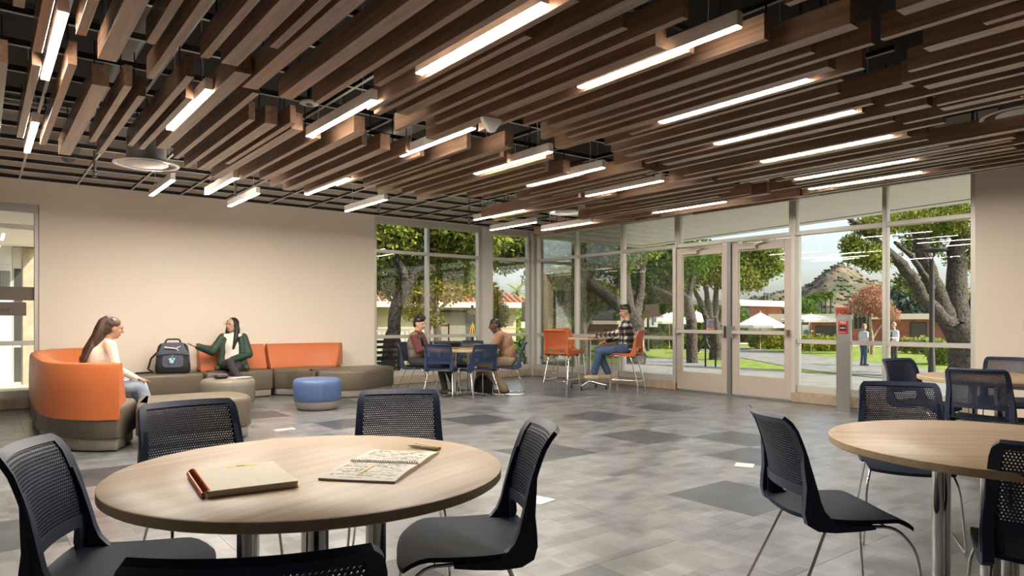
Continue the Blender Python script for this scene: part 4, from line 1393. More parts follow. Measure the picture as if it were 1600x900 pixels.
# ---- young man with maroon sleeves, arms folded on his lap
def man_maroon():
    sh = .45
    t = person_root('person', (5.70, 9.94, 0), (.62, -.78), 'young man in maroon-sleeved shirt and black jeans with arms folded')
    P, pel, chest, neck, sL, sR = torso(sh, .02, 0, 'olive_grey', 'denim_black', 1.0, .05)
    for sx, S in ((-1, sL), (1, sR)):
        elb = S + Vector((sx*.055, .10, -.25)); wr = Vector((sx*-.02, .27, sh + .30 + .03*sx))
        P.append(('c', S, elb, .062, .050, 'maroon')); P.append(('c', elb, elb.lerp(wr, .35), .05, .045, 'maroon'))
        P.append(('c', elb.lerp(wr, .35), wr, .038, .03, 'skin_light'))
        P += hand(wr, (-sx, .15, -.1), (0, -1, 0), sx, 'skin_light', .5)
        hip = pel + Vector((sx*.09, .02, -.02)); kn = Vector((sx*.13, .46, sh + .06)); an = Vector((sx*.05, .60 - .08*sx, .10))
        P.append(('c', hip, kn, .095, .072, 'denim_black')); P.append(('c', kn, an, .070, .050, 'denim_black'))
        foot(P, an, (-.1*sx, 1), 'shoe_dark')
    P.append(('c', neck + Vector((-.09, .01, -.03)), neck + Vector((.09, .01, -.03)), .055, .055, 'maroon'))
    hc = neck + Vector((0, .04, .128))
    P.append(('c', neck + Vector((0, 0, -.03)), hc + Vector((0, -.02, -.05)), .052, .05, 'skin_light'))
    H, q, R = head_prims(hc, math.radians(-6), math.radians(-8), 'skin_light')
    link('body', remesh(P + H, .0095), t)
    eyes(t, q, R)
    hp = [('e', q(0, -.018, .056), (.080, .094, .078), 'hair_black', R), ('e', q(0, -.06, .0), (.072, .05, .075), 'hair_black', R),
          ('c', q(-.04, .05, .11), q(.05, .062, .105), .034, .03, 'hair_black'), ('c', q(-.02, .0, .13), q(.03, .02, .135), .03, .03, 'hair_black')]
    link('hair', remesh(hp, .009, 3), t)
    ly = MB()
    ly.tube([neck + Vector((-.06, .06, .0)), neck + Vector((-.03, .125, -.12)), neck + Vector((0, .135, -.21))], .005, 5)
    ly.tube([neck + Vector((.06, .06, .0)), neck + Vector((.03, .125, -.12)), neck + Vector((0, .135, -.21))], .005, 5)
    o = ly.build('lanyard', MATS['ink'], t); o['kind'] = 'stuff'
man_maroon()

# ---- man in the brown shirt leaning over the window table
def man_brown():
    sh = .45
    t = person_root('person', (6.93, 9.02, 0), (-.78, .62), 'man in brown shirt and khaki trousers leaning on the window table')
    P, pel, chest, neck, sL, sR = torso(sh, .15, 0, 'brown_tee', 'khaki', 1.12, .02)
    P.append(('e', chest + Vector((0, -.02, 0)), (.175, .125, .19), 'brown_tee'))
    P.append(('e', pel.lerp(chest, .45) + Vector((0, -.025, 0)), (.172, .125, .19), 'brown_tee'))
    for sx, S in ((-1, sL), (1, sR)):
        elb = S + Vector((sx*.05, .14, -.23)); wr = Vector((sx*.10, .58, .785))
        P.append(('c', S, S.lerp(elb, .62), .076, .072, 'brown_tee')); P.append(('c', S.lerp(elb, .6), elb, .052, .048, 'skin_deep'))
        P.append(('c', elb, wr, .046, .032, 'skin_deep'))
        P += hand(wr, (-sx*.4, 1, 0), (0, 0, -1), -sx, 'skin_deep', .3)
        hip = pel + Vector((sx*.095, .02, -.02)); kn = Vector((sx*.15, .45, sh + .05)); an = Vector((sx*.16, .30 + .22*sx, .10))
        P.append(('c', hip, kn, .105, .085, 'khaki')); P.append(('c', kn, an, .084, .075, 'khaki'))
        foot(P, an, (sx*.1, 1), 'shoe_dark')
    hc = neck + Vector((0, .085, .105))
    P.append(('c', neck + Vector((0, 0, -.03)), hc + Vector((0, -.02, -.05)), .06, .056, 'skin_deep'))
    H, q, R = head_prims(hc, math.radians(4), math.radians(-10), 'skin_deep', 1.04)
    link('body', remesh(P + H, .0095), t)
    eyes(t, q, R)
    hp = [('e', q(0, -.016, .042), (.079, .096, .082), 'hair_black', R), ('e', q(0, -.06, .0), (.07, .05, .06), 'hair_black', R)]
    link('hair', remesh(hp, .009, 3), t)
man_brown()

# ---- man in the plaid shirt on the tall stool
def man_plaid():
    sh = .655
    t = person_root('person', (8.55, 7.92, 0), (-.60, .80), 'man in black and white plaid shirt and jeans on the orange stool')
    P, pel, chest, neck, sL, sR = torso(sh, -.02, 0, 'plaid', 'plaid', 1.0, .0)
    P.append(('e', pel + Vector((0, -.01, -.01)), (.168, .13, .10), 'plaid'))
    eL = sL + Vector((-.05, .17, -.18)); wL = Vector((-.10, .47, .945))
    limb(P, sL, eL, wL, (.064, .05, .038), 'plaid')
    P += hand(wL, (.1, 1, -.05), (0, 0, -1), 1, 'skin_tan', .25)
    eR = sR + Vector((.06, .10, -.25)); wR = Vector((.06, .33, sh + .20))
    limb(P, sR, eR, wR, (.064, .05, .038), 'plaid')
    P += hand(wR, (-.2, .9, -.3), (0, 0, -1), -1, 'skin_tan', .4)
    for sx in (-1, 1):
        hip = pel + Vector((sx*.09, .02, -.02)); kn = Vector((sx*.11, .46 + .03*sx, sh + .03)); an = Vector((sx*.09, .42 + .10*-sx, .33))
        P.append(('c', hip, kn, .098, .076, 'denim_blue')); P.append(('c', kn, an, .074, .060, 'denim_blue'))
        P.append(('c', an, an + Vector((0, .0, -.05)), .042, .042, 'sock_grey'))
        foot(P, an + Vector((0, 0, -.03)), (0, 1), 'shoe_tan')
    hc = neck + Vector((0, .035, .128))
    P.append(('c', neck + Vector((0, 0, -.03)), hc + Vector((0, -.02, -.05)), .055, .052, 'skin_tan'))
    H, q, R = head_prims(hc, math.radians(4), math.radians(-8), 'skin_tan', 1.02)
    link('body', remesh(P + H, .0095), t)
    eyes(t, q, R)
    glasses(t, q)
    hp = [('e', q(0, -.014, .048), (.078, .094, .078), 'hair_black', R), ('e', q(0, -.06, .01), (.070, .048, .06), 'hair_black', R), ('c', q(-.03, .05, .10), q(.03, .05, .10), .028, .028, 'hair_black')]
    link('hair', remesh(hp, .009, 3), t)
man_plaid()

# ================================================================= SMALL THINGS
mat('pack_grey', (0.085, 0.095, 0.125), .8, bump=.2, bscale=60)
mat('pack_black', (0.012, 0.012, 0.013), .7)
mat('charm_blue', (0.35, 0.62, 0.75), .5)
mat('purple', (0.36, 0.17, 0.46), .5)
bp_ = empty('backpack', (2.27, 11.12, .437), math.radians(-12), 'grey and black backpack with pale charms standing on the bench', 'backpack')
bp_.scale = (1.2, 1.15, 1.15)
m = MB()
def bp_shell(z, w_, d0, d1):
    return [(x, y, z) for x, y in rounded([(-w_, -d0), (w_, -d0), (w_, d1), (-w_, d1)], .06, 4)]
m.loft([bp_shell(*a) for a in ((0, .165, .10, .10), (.02, .185, .115, .11), (.15, .19, .12, .11), (.27, .18, .105, .105), (.34, .165, .085, .10), (.37, .14, .06, .09), (.38, .10, .03, .07))])
m.build('main_compartment', MATS['pack_grey'], bp_, 60)
m = MB()
m.loft([bp_shell(*a) for a in ((.0, .17, .15, -.05), (.02, .19, .165, -.05), (.10, .195, .165, -.05), (.19, .17, .15, -.05), (.20, .15, .13, -.05))])
m.build('base_panel', MATS['pack_black'], bp_, 60)
m = MB()
pk = rounded([(-.115, .075), (.115, .075), (.115, .225), (-.115, .225)], .05, 5)
m.loft([[(x, y0, z) for x, z in pk] for y0 in (-.12, -.172, -.178)] )
m.build('front_pocket', MATS['pack_grey'], bp_, 50)
m = MB()
m.tube([(-.18, -.10, .215), (-.09, -.155, .235), (0, -.165, .24), (.09, -.155, .235), (.18, -.10, .215)], .007, 6)
m.build('zip_line', MATS['pack_black'], bp_, 60)
m = MB(); m.tube([(-.165, -.04, .2), (-.16, -.085, .28), (-.13, -.08, .365)], .011, 6)
m.build('strap', MATS['pack_black'], bp_, 60)
m = MB(); m.tube([(.165, -.04, .2), (.16, -.085, .28), (.13, -.08, .365)], .011, 6)
m.build('strap', MATS['pack_black'], bp_, 60)
m = MB(); m.tube(arc_pts([(-.09, .0, .37), (-.07, .0, .425), (.07, .0, .425), (.09, .0, .37)], .05), .010, 8)
m.build('carry_handle', MATS['pack_black'], bp_, 60)
m = MB(); m.tube([(-.16, .05, .27), (-.24, .02, .18), (-.27, -.02, .05), (-.22, -.05, .012), (-.33, -.09, .010), (-.40, -.10, .008)], .013, 6)
m.build('shoulder_strap', MATS['pack_black'], bp_, 60)
m = MB()
m.tube([(-.09, -.112, .325), (-.05, -.117, .32), (.0, -.118, .315), (.045, -.117, .30), (.06, -.117, .28)], [.016, .008, .009, .007, .004], 6)
m.tube([(.03, -.117, .31), (.06, -.115, .325), (.085, -.112, .34)], [.006, .005, .002], 6)
m.build('emblem', MATS['white_paint'], bp_, 60)
m = MB()
m.ell((-.03, -.19, .175), (.018, .012, .018)); m.ell((-.015, -.192, .145), (.026, .014, .026)); m.ell((.01, -.19, .18), (.016, .012, .016))
m.tube([(-.02, -.185, .19), (-.005, -.18, .21), (0, -.17, .235)], .003, 5)
o = m.build('charms', MATS['charm_blue'], bp_, 60); o['kind'] = 'stuff'

po = empty('pouch', (2.50, 9.43, .446), .25, 'black zipped pouch on the taupe ottoman', 'pouch')
MB().rbox(-.075, -.05, 0, .075, .05, .05, .015).build('pouch_body', MATS['pack_black'], po, 40)
MB().tube([(-.07, -.051, .035), (.07, -.051, .035)], .003, 5).build('zipper', MATS['steel'], po)
po = empty('eyeglass_case', (2.56, 9.62, .446), .5, 'purple case behind the black pouch on the ottoman', 'case')
MB().loft([[(x*a, y*a, z) for x, y in rounded([(-.085, -.03), (.085, -.03), (.085, .03), (-.085, .03)], .028, 4)] for z, a in ((0, .9), (.012, 1), (.03, 1), (.045, .8))]).build('shell', MATS['purple'], po, 50)
MB().tube([(-.07, -.031, .021), (.07, -.031, .021)], .002, 5).build('hinge_line', MATS['pack_black'], po)
pp = MB()
for k in range(3): pp.obox((.03*k, -.015*k, .0015 + .003*k), (.20, .14, .002), .3 + .25*k)
o = pp.build('loose_papers', MATS['paper'], None, None, (2.72, 9.42, .446)); tag(o, 'loose white papers on the taupe ottoman', 'papers', None, 'stuff')
lp = empty('tablet', (6.10, 9.50, .741), .4, 'dark flat tablet lying on the window table', 'tablet')
MB().rbox(-.12, -.085, 0, .12, .085, .008, .002).build('case', MATS['pack_black'], lp)
MB().box(-.11, -.075, .008, .11, .075, .0085).build('screen', MATS['smoke_glass'], lp)
tb = empty('phone', (8.30, 8.46, .901), .7, 'dark phone under the hand of the plaid shirt man', 'phone')
MB().rbox(-.04, -.08, 0, .04, .08, .009, .002).build('case', MATS['pack_black'], tb)
MB().box(-.036, -.076, .009, .036, .076, .0094).build('screen', MATS['smoke_glass'], tb)
bg_ = empty('bag', (6.62, 9.30, 0), .2, 'dark bag on the floor under the window table', 'bag')
m = MB()
m.loft([[(x*a, y*a, z) for x, y in rounded([(-.17, -.10), (.17, -.10), (.17, .10), (-.17, .10)], .06, 4)] for z, a in ((0, .85), (.03, 1), (.15, 1), (.24, .85), (.29, .45))])
m.build('bag_body', MATS['pack_black'], bg_, 60)
MB().tube(arc_pts([(-.08, 0, .27), (-.06, 0, .36), (.06, 0, .36), (.08, 0, .27)], .05), .010, 6).build('bag_handle', MATS['pack_black'], bg_, 60)
# ================================================================= OUTSIDE
def gz(x, y):
    r = max(x - 10.2, y - 12.2, 0.0)
    t = min(r/16.0, 1.0)
    return -.02 - .70*t*t*(3 - 2*t)
def noise_mat(name, c1, c2, scale, rough=.9, det=4, c3=None, bump=0.0, lo=.35, hi=.65):
    m, N, L, P = nodes(name)
    ge = N.new('ShaderNodeNewGeometry')
    nz = N.new('ShaderNodeTexNoise'); nz.inputs['Scale'].default_value = scale; nz.inputs['Detail'].default_value = det
    L.new(ge.outputs['Position'], nz.inputs[0])
    cr = N.new('ShaderNodeValToRGB')
    e = cr.color_ramp.elements
    e[0].position, e[0].color = lo, (*c1, 1)
    e[1].position, e[1].color = hi, (*c2, 1)
    if c3: n_ = e.new((lo + hi)/2); n_.color = (*c3, 1)
    L.new(nz.outputs[0], cr.inputs[0]); L.new(cr.outputs[0], P.inputs['Base Color'])
    P.inputs['Roughness'].default_value = rough
    P.inputs['Specular IOR Level'].default_value = .2
    if bump:
        bp = N.new('ShaderNodeBump'); bp.inputs['Strength'].default_value = bump; bp.inputs['Distance'].default_value = .05
        L.new(nz.outputs[0], bp.inputs['Height']); L.new(bp.outputs[0], P.inputs['Normal'])
    return m
noise_mat('lawn', (.12, .185, .03), (.27, .32, .055), 3.0, det=8, bump=.4)  # greens darkened to carry tree shade on the grass
noise_mat('concrete', (.19, .185, .175), (.28, .27, .25), 2.0, det=8)  # tree shade over the walks is put into this darker tone
noise_mat('pavement', (.50, .45, .38), (.62, .56, .47), 1.2, det=8)
noise_mat('bark_grey', (.035, .029, .024), (.12, .10, .08), 14, det=8, bump=1.0)
noise_mat('bark_shaded', (.02, .016, .013), (.08, .064, .05), 14, det=8, bump=1.0)  # grey bark darkened, shadow side of the trunk put into its colour
noise_mat('bark_pale', (.22, .17, .12), (.42, .34, .26), 10, det=8, bump=.6)
noise_mat('hill_rock', (.075, .085, .05), (.26, .185, .125), .07, det=12, c3=(.17, .125, .085), bump=1.0, lo=.42, hi=.62)
noise_mat('shrub_far', (.05, .075, .045), (.11, .145, .085), .25, det=8)
noise_mat('conifer', (.035, .06, .045), (.10, .14, .10), .6, det=8)
noise_mat('brick_wall', (.24, .095, .055), (.34, .15, .09), 3.0, det=6)
noise_mat('siding', (.44, .36, .26), (.50, .42, .31), 2.0)
noise_mat('block_wall', (.34, .27, .19), (.44, .36, .26), 6.0, det=6)
mat('tile_roof', (.42, .15, .075), .8, var=.25, vscale=3)
mat('tile_roof_pale', (.62, .47, .36), .8, var=.2, vscale=3)
mat('cream_trim', (.62, .54, .42), .7)
mat('soffit', (.80, .77, .70), .7)
mat('far_glass', (.06, .06, .055), .12)
mat('curtain', (.22, .19, .15), .8)
mat('canvas', (.80, .74, .64), .8)
mat('canvas_dark', (.55, .42, .28), .8)
mat('metal_bronze', (.045, .036, .03), .5, .4)
mat('metal_black', (.02, .02, .022), .5, .3)
mat('banner_red', (.50, .085, .04), .7)
mat('banner_dark', (.03, .03, .032), .7)
mat('banner_grey', (.17, .15, .13), .7, var=.3, vscale=5)
mat('banner_white', (.70, .68, .64), .7)
mat('poster_photo', (.20, .20, .20), .7, var=.8, vscale=6)
mat('sign_orange', (.68, .16, .04), .7)
mat('yellow_ink', (.72, .58, .05), .7)
def leaf_mat(name, c1, c2, trans=.45):
    m = bpy.data.materials.new(name); m.use_nodes = True; MATS[name] = m
    N, L = m.node_tree.nodes, m.node_tree.links
    N.clear()
    out = N.new('ShaderNodeOutputMaterial')
    ge = N.new('ShaderNodeNewGeometry')
    wn = N.new('ShaderNodeMix'); wn.data_type = 'RGBA'
    L.new(ge.outputs['Random Per Island'], wn.inputs[0])
    wn.inputs[6].default_value = (*c1, 1); wn.inputs[7].default_value = (*c2, 1)
    df = N.new('ShaderNodeBsdfDiffuse'); tl = N.new('ShaderNodeBsdfTranslucent')
    L.new(wn.outputs[2], df.inputs[0]); L.new(wn.outputs[2], tl.inputs[0])
    mx = N.new('ShaderNodeMixShader'); mx.inputs[0].default_value = trans
    L.new(df.outputs[0], mx.inputs[1]); L.new(tl.outputs[0], mx.inputs[2])
    L.new(mx.outputs[0], out.inputs[0])
leaf_mat('leaf_green', (.045, .085, .012), (.40, .43, .09))
leaf_mat('leaf_dark', (.05, .11, .022), (.16, .25, .05))
leaf_mat('leaf_yellow', (.12, .15, .02), (.58, .43, .09))
leaf_mat('leaf_pink', (.62, .20, .24), (.30, .30, .10))
leaf_mat('leaf_bush', (.15, .24, .03), (.38, .45, .07))
leaf_mat('leaf_agave', (.20, .27, .08), (.42, .46, .16))

# ---- ground, walks, canopy
m = MB()
def gfn(a, b):
    x = -60 + 220*a; y = -50 + 200*b
    z = gz(x, y)
    if x < XW + .1 and y < YW + .1: z = -.2
    return (x, y, z)
xs_ = sorted(set([-60, -30, -12] + [round(-12 + 1.0*i, 2) for i in range(60)] + [50, 60, 75, 95, 120, 160]))
ys_ = sorted(set([-50, -20, -8] + [round(-8 + 1.0*i, 2) for i in range(56)] + [50, 60, 75, 95, 120, 150]))
vs_ = [(x, y, gz(x, y) - (.25 if x < 9.6 and y < 11.6 else 0)) for y in ys_ for x in xs_]
nx = len(xs_)
m.add(vs_, [(j*nx + i, j*nx + i + 1, (j+1)*nx + i + 1, (j+1)*nx + i) for j in range(len(ys_) - 1) for i in range(nx - 1)])
g_ = m.build('lawn', MATS['lawn'], None, 60); tag(g_, 'green lawn spreading out beyond the glass walls', 'lawn', None, 'stuff')
def walk(name, poly, m_, lift=.02):
    """a paved strip laid over the ground, cut fine enough to follow it"""
    bm = bmesh.new()
    vs = [bm.verts.new((x, y, 0)) for x, y in poly]
    f = bm.faces.new(vs)
    bmesh.ops.triangulate(bm, faces=[f])
    for _ in range(5):
        bmesh.ops.subdivide_edges(bm, edges=[e for e in bm.edges if e.calc_length() > 1.3], cuts=1)
        bmesh.ops.triangulate(bm, faces=[f for f in bm.faces if len(f.verts) > 3])
    for v in bm.verts: v.co.z = gz(v.co.x, v.co.y) + lift
    bmesh.ops.recalc_face_normals(bm, faces=bm.faces)
    me = bpy.data.meshes.new(name); bm.to_mesh(me); bm.free()
    if me.polygons and me.polygons[0].normal.z < 0: me.flip_normals()
    me.materials.append(MATS[m_])
    o = link(name, me); o['kind'] = 'structure'
    return o
walk('pavement', [(9.6, -8), (14.6, -8), (15.2, 4), (15.6, 8.2), (18.5, 12), (24, 17.5), (28, 21.5), (26, 23), (20, 18.5), (16.8, 15.6), (13.5, 14.6), (9.6, 14.2)], 'concrete')
walk('pavement', [(-14, 11.75), (9.6, 11.75), (9.6, 14.2), (9.0, 22), (-14, 22)], 'pavement')
walk('pavement', [(17, -6), (20.5, -6), (23, 4), (28, 10), (33.5, 17), (44, 31), (41, 33), (30.5, 20.5), (25, 14), (20, 7)], 'concrete')
walk('pavement', [(46, -4), (80, -4), (80, 60), (20, 60), (30, 44), (43, 36), (50, 26)], 'pavement', .03)
can = MB()
can.prism([(9.55, -8), (11.2, -8), (14.2, 12.62), (9.55, 12.62)], 3.16, 3.5)
c_ = can.build('canopy', MATS['soffit']); c_['kind'] = 'structure'
MB().box(9.7, 12.20, 3.15, 13.8, 12.24, 3.162).build('reveal', MATS['post_grey'], c_)
MB().prism([(10.82, -8), (10.86, -8), (13.82, 12.22), (13.78, 12.22)], 3.15, 3.162).build('reveal', MATS['post_grey'], c_)
for (x, y) in ((11.6, 7.6), (11.6, 4.9), (11.6, 10.2)):
    MB().lathe([(.08, 3.152), (.09, 3.158), (.09, 3.165)], 18, (x, y, 0)).build('downlight', MATS['diffuser_white'], c_)
c2 = MB().box(-9, 11.72, 3.02, 1.25, 21.2, 3.3).build('canopy', MATS['soffit']); c2['kind'] = 'structure'

# ---- neighbouring wing seen through the left window
wing = empty('neighbour_wing', (0, 21, 0), 0, 'white-sided wing with block wall seen through the left window', 'building')
z0 = gz(0, 21) - .1
w0 = MB(); w0.box(-9, 0, z0, .66, .3, 3.4); w0.build('wall', MATS['white_paint'], wing)
for k in range(11):
    MB().box(-9, -.018, z0 + .1 + k*.3, .66, 0, z0 + .385 + k*.3).build('siding_board', MATS['white_paint'], wing)
MB().box(.86, -.1, z0, 3.2, .3, 3.0).build('block_wall', MATS['block_wall'], wing)
f = MB().box(.66, -.04, z0 + .1, .86, .1, 3.0).build('window', MATS['frame_alu'], wing)
for (a, b) in ((.2, 1.05), (1.12, 2.1), (2.18, 3.0)):
    MB().box(.69, -.06, z0 + a, .83, -.04, z0 + b).build('pane', MATS['far_glass'], f)
sp = empty('wall_speaker', (.5, 20.95, 1.9), 0, 'grey speaker box on the white siding outside the left window', 'speaker')
MB().rbox(-.11, -.2, 0, .11, .05, .50, .02).build('cabinet', MATS['post_grey'], sp)
MB().rbox(-.09, -.215, .04, .09, -.2, .46, .004).build('grille', MATS['duct'], sp)

# ---- trees: trunk limbs drawn as tapering tubes, crowns of single leaves
def leaves(n, clusters, size, rnd):
    """clusters: (x, y, z, rx, ry, rz, weight)"""
    rs = np.random.RandomState(rnd)
    w_ = np.array([c[6] for c in clusters], float); w_ /= w_.sum()
    ci = rs.choice(len(clusters), n, p=w_)
    C = np.array(clusters, float)
    d = rs.normal(size=(n, 3)); d /= np.linalg.norm(d, axis=1)[:, None]
    rad = rs.uniform(.25, 1.0, n)**.55
    p = C[ci, :3] + d*C[ci, 3:6]*rad[:, None]
    p += rs.normal(size=(n, 3))*.06
    a = rs.normal(size=(n, 3)); a /= np.linalg.norm(a, axis=1)[:, None]
    b = rs.normal(size=(n, 3)); b -= a*(a*b).sum(1)[:, None]; b /= np.linalg.norm(b, axis=1)[:, None]
    s = size*rs.uniform(.6, 1.3, n)[:, None]
    v = np.stack([p - a*s, p - b*s*.5, p + a*s, p + b*s*.5], 1).reshape(-1, 3)
    return v, np.arange(n*4).reshape(-1, 4)
def leaf_mesh(name, v, f, m_):
    me = bpy.data.meshes.new(name)
    me.vertices.add(len(v)); me.vertices.foreach_set('co', v.astype(np.float32).ravel())
    me.loops.add(f.size); me.loops.foreach_set('vertex_index', f.astype(np.int32).ravel())
    me.polygons.add(len(f)); me.polygons.foreach_set('loop_start', np.arange(len(f), dtype=np.int32)*4)
    me.update(); me.validate()
    me.materials.append(MATS[m_])
    return me
def tree(label, base_px, d, limbs, crown, n, size, leafm, bark='bark_grey', seed=1, group='trees outside', name='tree', cat='tree'):
    """limbs: lists of (px, py, dd, r): where the limb passes, dd = how much farther than the trunk"""
    bx = at(*base_px, d)
    gzb = gz(bx[0], bx[1])
    t = empty(name, (bx[0], bx[1], gzb), 0, label, cat, group)
    rnd = random.Random(seed)
    def loc(px, py, dd):
        p = at(px, py, d + dd)
        return (p[0] - bx[0], p[1] - bx[1], p[2] - gzb)
    for li, lm in enumerate(limbs):
        pts, rs = [], []
        for (px, py, dd, r) in lm:
            pts.append(Vector(loc(px, py, dd))); rs.append(r)
        if li == 0: pts[0].z = -.15
        # subdivide with a little waver
        P2, R2 = [], []
        for i in range(len(pts) - 1):
            for k in range(3):
                u = k/3
                j = pts[i].lerp(pts[i+1], u)
                if k: j += Vector((rnd.uniform(-1, 1), rnd.uniform(-1, 1), rnd.uniform(-.5, .5)))*rs[i]*.22
                P2.append(j); R2.append(rs[i]*(1-u) + rs[i+1]*u)
        P2.append(pts[-1]); R2.append(rs[-1])
        MB().tube(P2, R2, 10).build('trunk' if li == 0 else 'branch', MATS[bark], t, 60)
    cl = []
    for (px, py, dd, rl, rv, w_) in crown:
        p = loc(px, py, dd)
        cl.append((p[0], p[1], p[2], rl, rl, rv, w_))
    if cl:
        v, f = leaves(int(n*1.7), cl, size*.70, seed)
        o = link('crown', leaf_mesh('crown', v, f, leafm), t); o['kind'] = 'stuff'
    return t
tree('leaning tree with shaded trunk forking behind the left of the back windows', (606, 588), 17, [
    [(606, 590, 0, .20), (609, 545, 0, .175), (616, 500, 0, .16), (628, 460, 0, .155), (636, 438, 0, .155)],
    [(635, 442, 0, .12), (627, 418, 0, .105), (612, 392, -.2, .09), (592, 372, -.4, .08), (560, 352, -.6, .05)],
    [(637, 442, 0, .13), (655, 420, .2, .115), (672, 396, .4, .10), (688, 366, .6, .09), (697, 335, .8, .075), (700, 300, 1, .06)],
    [(630, 430, 0, .07), (615, 420, .4, .05), (603, 405, .8, .03)]],
    [(600, 360, 0, 1.2, .7, 2.4), (650, 345, .5, 1.2, .6, 2.4), (700, 350, .5, 1.1, .7, 2.2), (740, 365, .5, 1.0, .7, 1.8), (600, 415, 1.8, .9, .6, 1.3), (650, 415, 2.0, .9, .6, 1.2), (610, 445, 2.2, .6, .4, .6), (720, 420, 2, .7, .4, .8), (560, 370, 0, 1.3, 1, 1), (720, 395, 1, .9, .5, 1)],
    9500, .115, 'leaf_green', 'bark_shaded', seed=11)
tree('yellowing tree with pale thin trunk before the tile-roofed house', (683, 560), 27, [
    [(683, 566, 0, .17), (684, 520, 0, .15), (680, 480, 0, .13), (672, 440, 0, .09), (668, 410, 0, .06)],
    [(680, 490, 0, .08), (712, 462, .5, .06), (738, 440, 1, .04)], [(681, 485, 0, .08), (655, 455, -.5, .06), (640, 430, -1, .04)]],
    [(690, 415, 0, 1.5, .7, 3), (725, 420, 1, 1.3, .8, 3), (655, 440, -.5, 1.2, .7, 2), (650, 480, 0, .9, .5, 1.2), (742, 448, 1, .7, .5, .8), (700, 450, 0, 1.2, .6, 1.6), (670, 500, 0, .6, .3, .5)],
    5600, .12, 'leaf_yellow', 'bark_pale', seed=12)
tree('leafy branches hanging at the top of the narrow corner window', (845, 560), 20, [
    [(846, 580, 0, .2), (848, 480, .3, .17), (846, 400, .3, .14), (838, 360, 0, .10)], [(845, 385, .2, .08), (815, 372, 0, .06), (785, 378, -.2, .03)]],
    [(800, 375, 0, 1.0, .5, 2.6), (825, 395, 0, .6, .4, 1.4), (780, 385, 0, .6, .5, 1.2), (790, 410, 0, .45, .3, .7), (850, 375, 0, 1.0, .6, 2), (815, 345, 0, 1.2, .5, 1.5)],
    5200, .10, 'leaf_green', seed=13)
tree('ragged yellow-green shrub tree at the left of the corner window', (775, 545), 26, [
    [(776, 560, 0, .08), (775, 510, 0, .06), (778, 470, 0, .03)], [(775, 520, 0, .04), (765, 480, 0, .02)]],
    [(772, 475, 0, .35, .8, 2), (782, 492, 0, .35, .45, 1.4), (768, 505, 0, .35, .4, 1)],
    900, .12, 'leaf_yellow', 'bark_pale', seed=14)
tree('big grey forked tree behind the glass left of the doors', (988, 545), 24, [
    [(988, 552, 0, .42), (988, 522, 0, .36), (987, 500, 0, .36), (984, 484, 0, .36)],
    [(978, 490, 0, .24), (955, 468, -.2, .22), (925, 446, -.4, .21), (905, 425, -.5, .18), (892, 395, -.6, .15), (880, 360, -.8, .12)],
    [(984, 490, 0, .26), (977, 450, .3, .22), (968, 400, .5, .20), (958, 360, .6, .17), (945, 320, .8, .14)],
    [(992, 492, 0, .20), (1000, 460, .4, .16), (1003, 420, .6, .13), (1005, 380, .8, .11), (1010, 340, 1, .08)]],
    [(870, 430, 0, 1.2, .8, 1.6), (895, 380, 0, 1.4, .8, 2), (945, 400, .5, 1.4, .8, 2), (860, 385, 0, 1.2, 1, 1.6), (910, 470, 1, 1.2, .6, 1), (870, 470, 1, 1.0, .6, 1), (985, 385, .5, 1.2, .6, 1.4), (930, 360, 0, 1.5, .8, 1.4)],
    9500, .13, 'leaf_green', seed=15)
tree('pale-trunked tree nearest the room corner beyond the glass', (872, 545), 33, [
    [(872, 560, 0, .16), (874, 520, 0, .14), (872, 490, 0, .12), (868, 465, 0, .08)], [(872, 500, 0, .09), (882, 470, .3, .07), (886, 445, .5, .04)], [(873, 505, 0, .08), (864, 475, 0, .05)]],
    [(870, 462, 0, 1.4, .7, 2), (885, 445, 0, 1.3, .9, 2), (858, 445, 0, 1.2, .8, 1.5)], 3200, .14, 'leaf_green', 'bark_pale', seed=16)
tree('pale twin-trunked tree left of the big grey tree', (912, 545), 34, [
    [(912, 560, 0, .16), (912, 522, 0, .15), (908, 490, 0, .11), (902, 460, 0, .07)], [(913, 520, 0, .13), (922, 495, .3, .11), (931, 470, .5, .08)], [(911, 515, 0, .08), (900, 495, 0, .06), (893, 465, 0, .04)]],
    [(905, 455, 0, 1.4, .8, 2), (930, 460, 0, 1.2, .7, 1.5), (890, 475, 0, 1.0, .6, 1)], 3200, .14, 'leaf_green', 'bark_pale', seed=17)
tree('pink flowering tree behind the plaid shirt man', (1004, 545), 40, [
    [(1004, 552, 0, .12), (1004, 500, 0, .10), (1000, 460, 0, .06)], [(1004, 505, 0, .07), (1016, 470, 0, .04)]],
    [(1000, 455, 0, 1.6, 1.2, 2), (1018, 470, 0, 1.3, 1.0, 2), (985, 450, 0, 1.3, 1.0, 1.5), (1030, 455, 0, 1.0, .8, 1)], 3600, .16, 'leaf_pink', 'bark_pale', seed=18)
tree('shady tree with long slanting branches left of the doors', (1072, 545), 30, [
    [(1082, 560, 0, .26), (1080, 500, 0, .24), (1072, 462, 0, .20)], [(1073, 468, 0, .16), (1045, 432, 0, .15), (1020, 410, 0, .12), (1005, 396, 0, .08)], [(1072, 470, 0, .10), (1035, 455, -.5, .09), (1008, 442, -.8, .06), (990, 430, -1, .04)], [(1076, 468, 0, .14), (1082, 430, 0, .10), (1080, 390, 0, .07)]],
    [(1010, 400, 0, 1.5, .8, 2), (1040, 410, 0, 1.4, 1.0, 2.5), (1045, 450, .5, 1.0, .7, 1.6), (1000, 430, 0, 1.2, .7, 1.5), (1035, 475, 1, .9, .4, .8), (1070, 400, 0, 1.4, .9, 1.5), (1020, 380, 0, 1.6, .8, 1.5)],
    9000, .14, 'leaf_dark', seed=19)
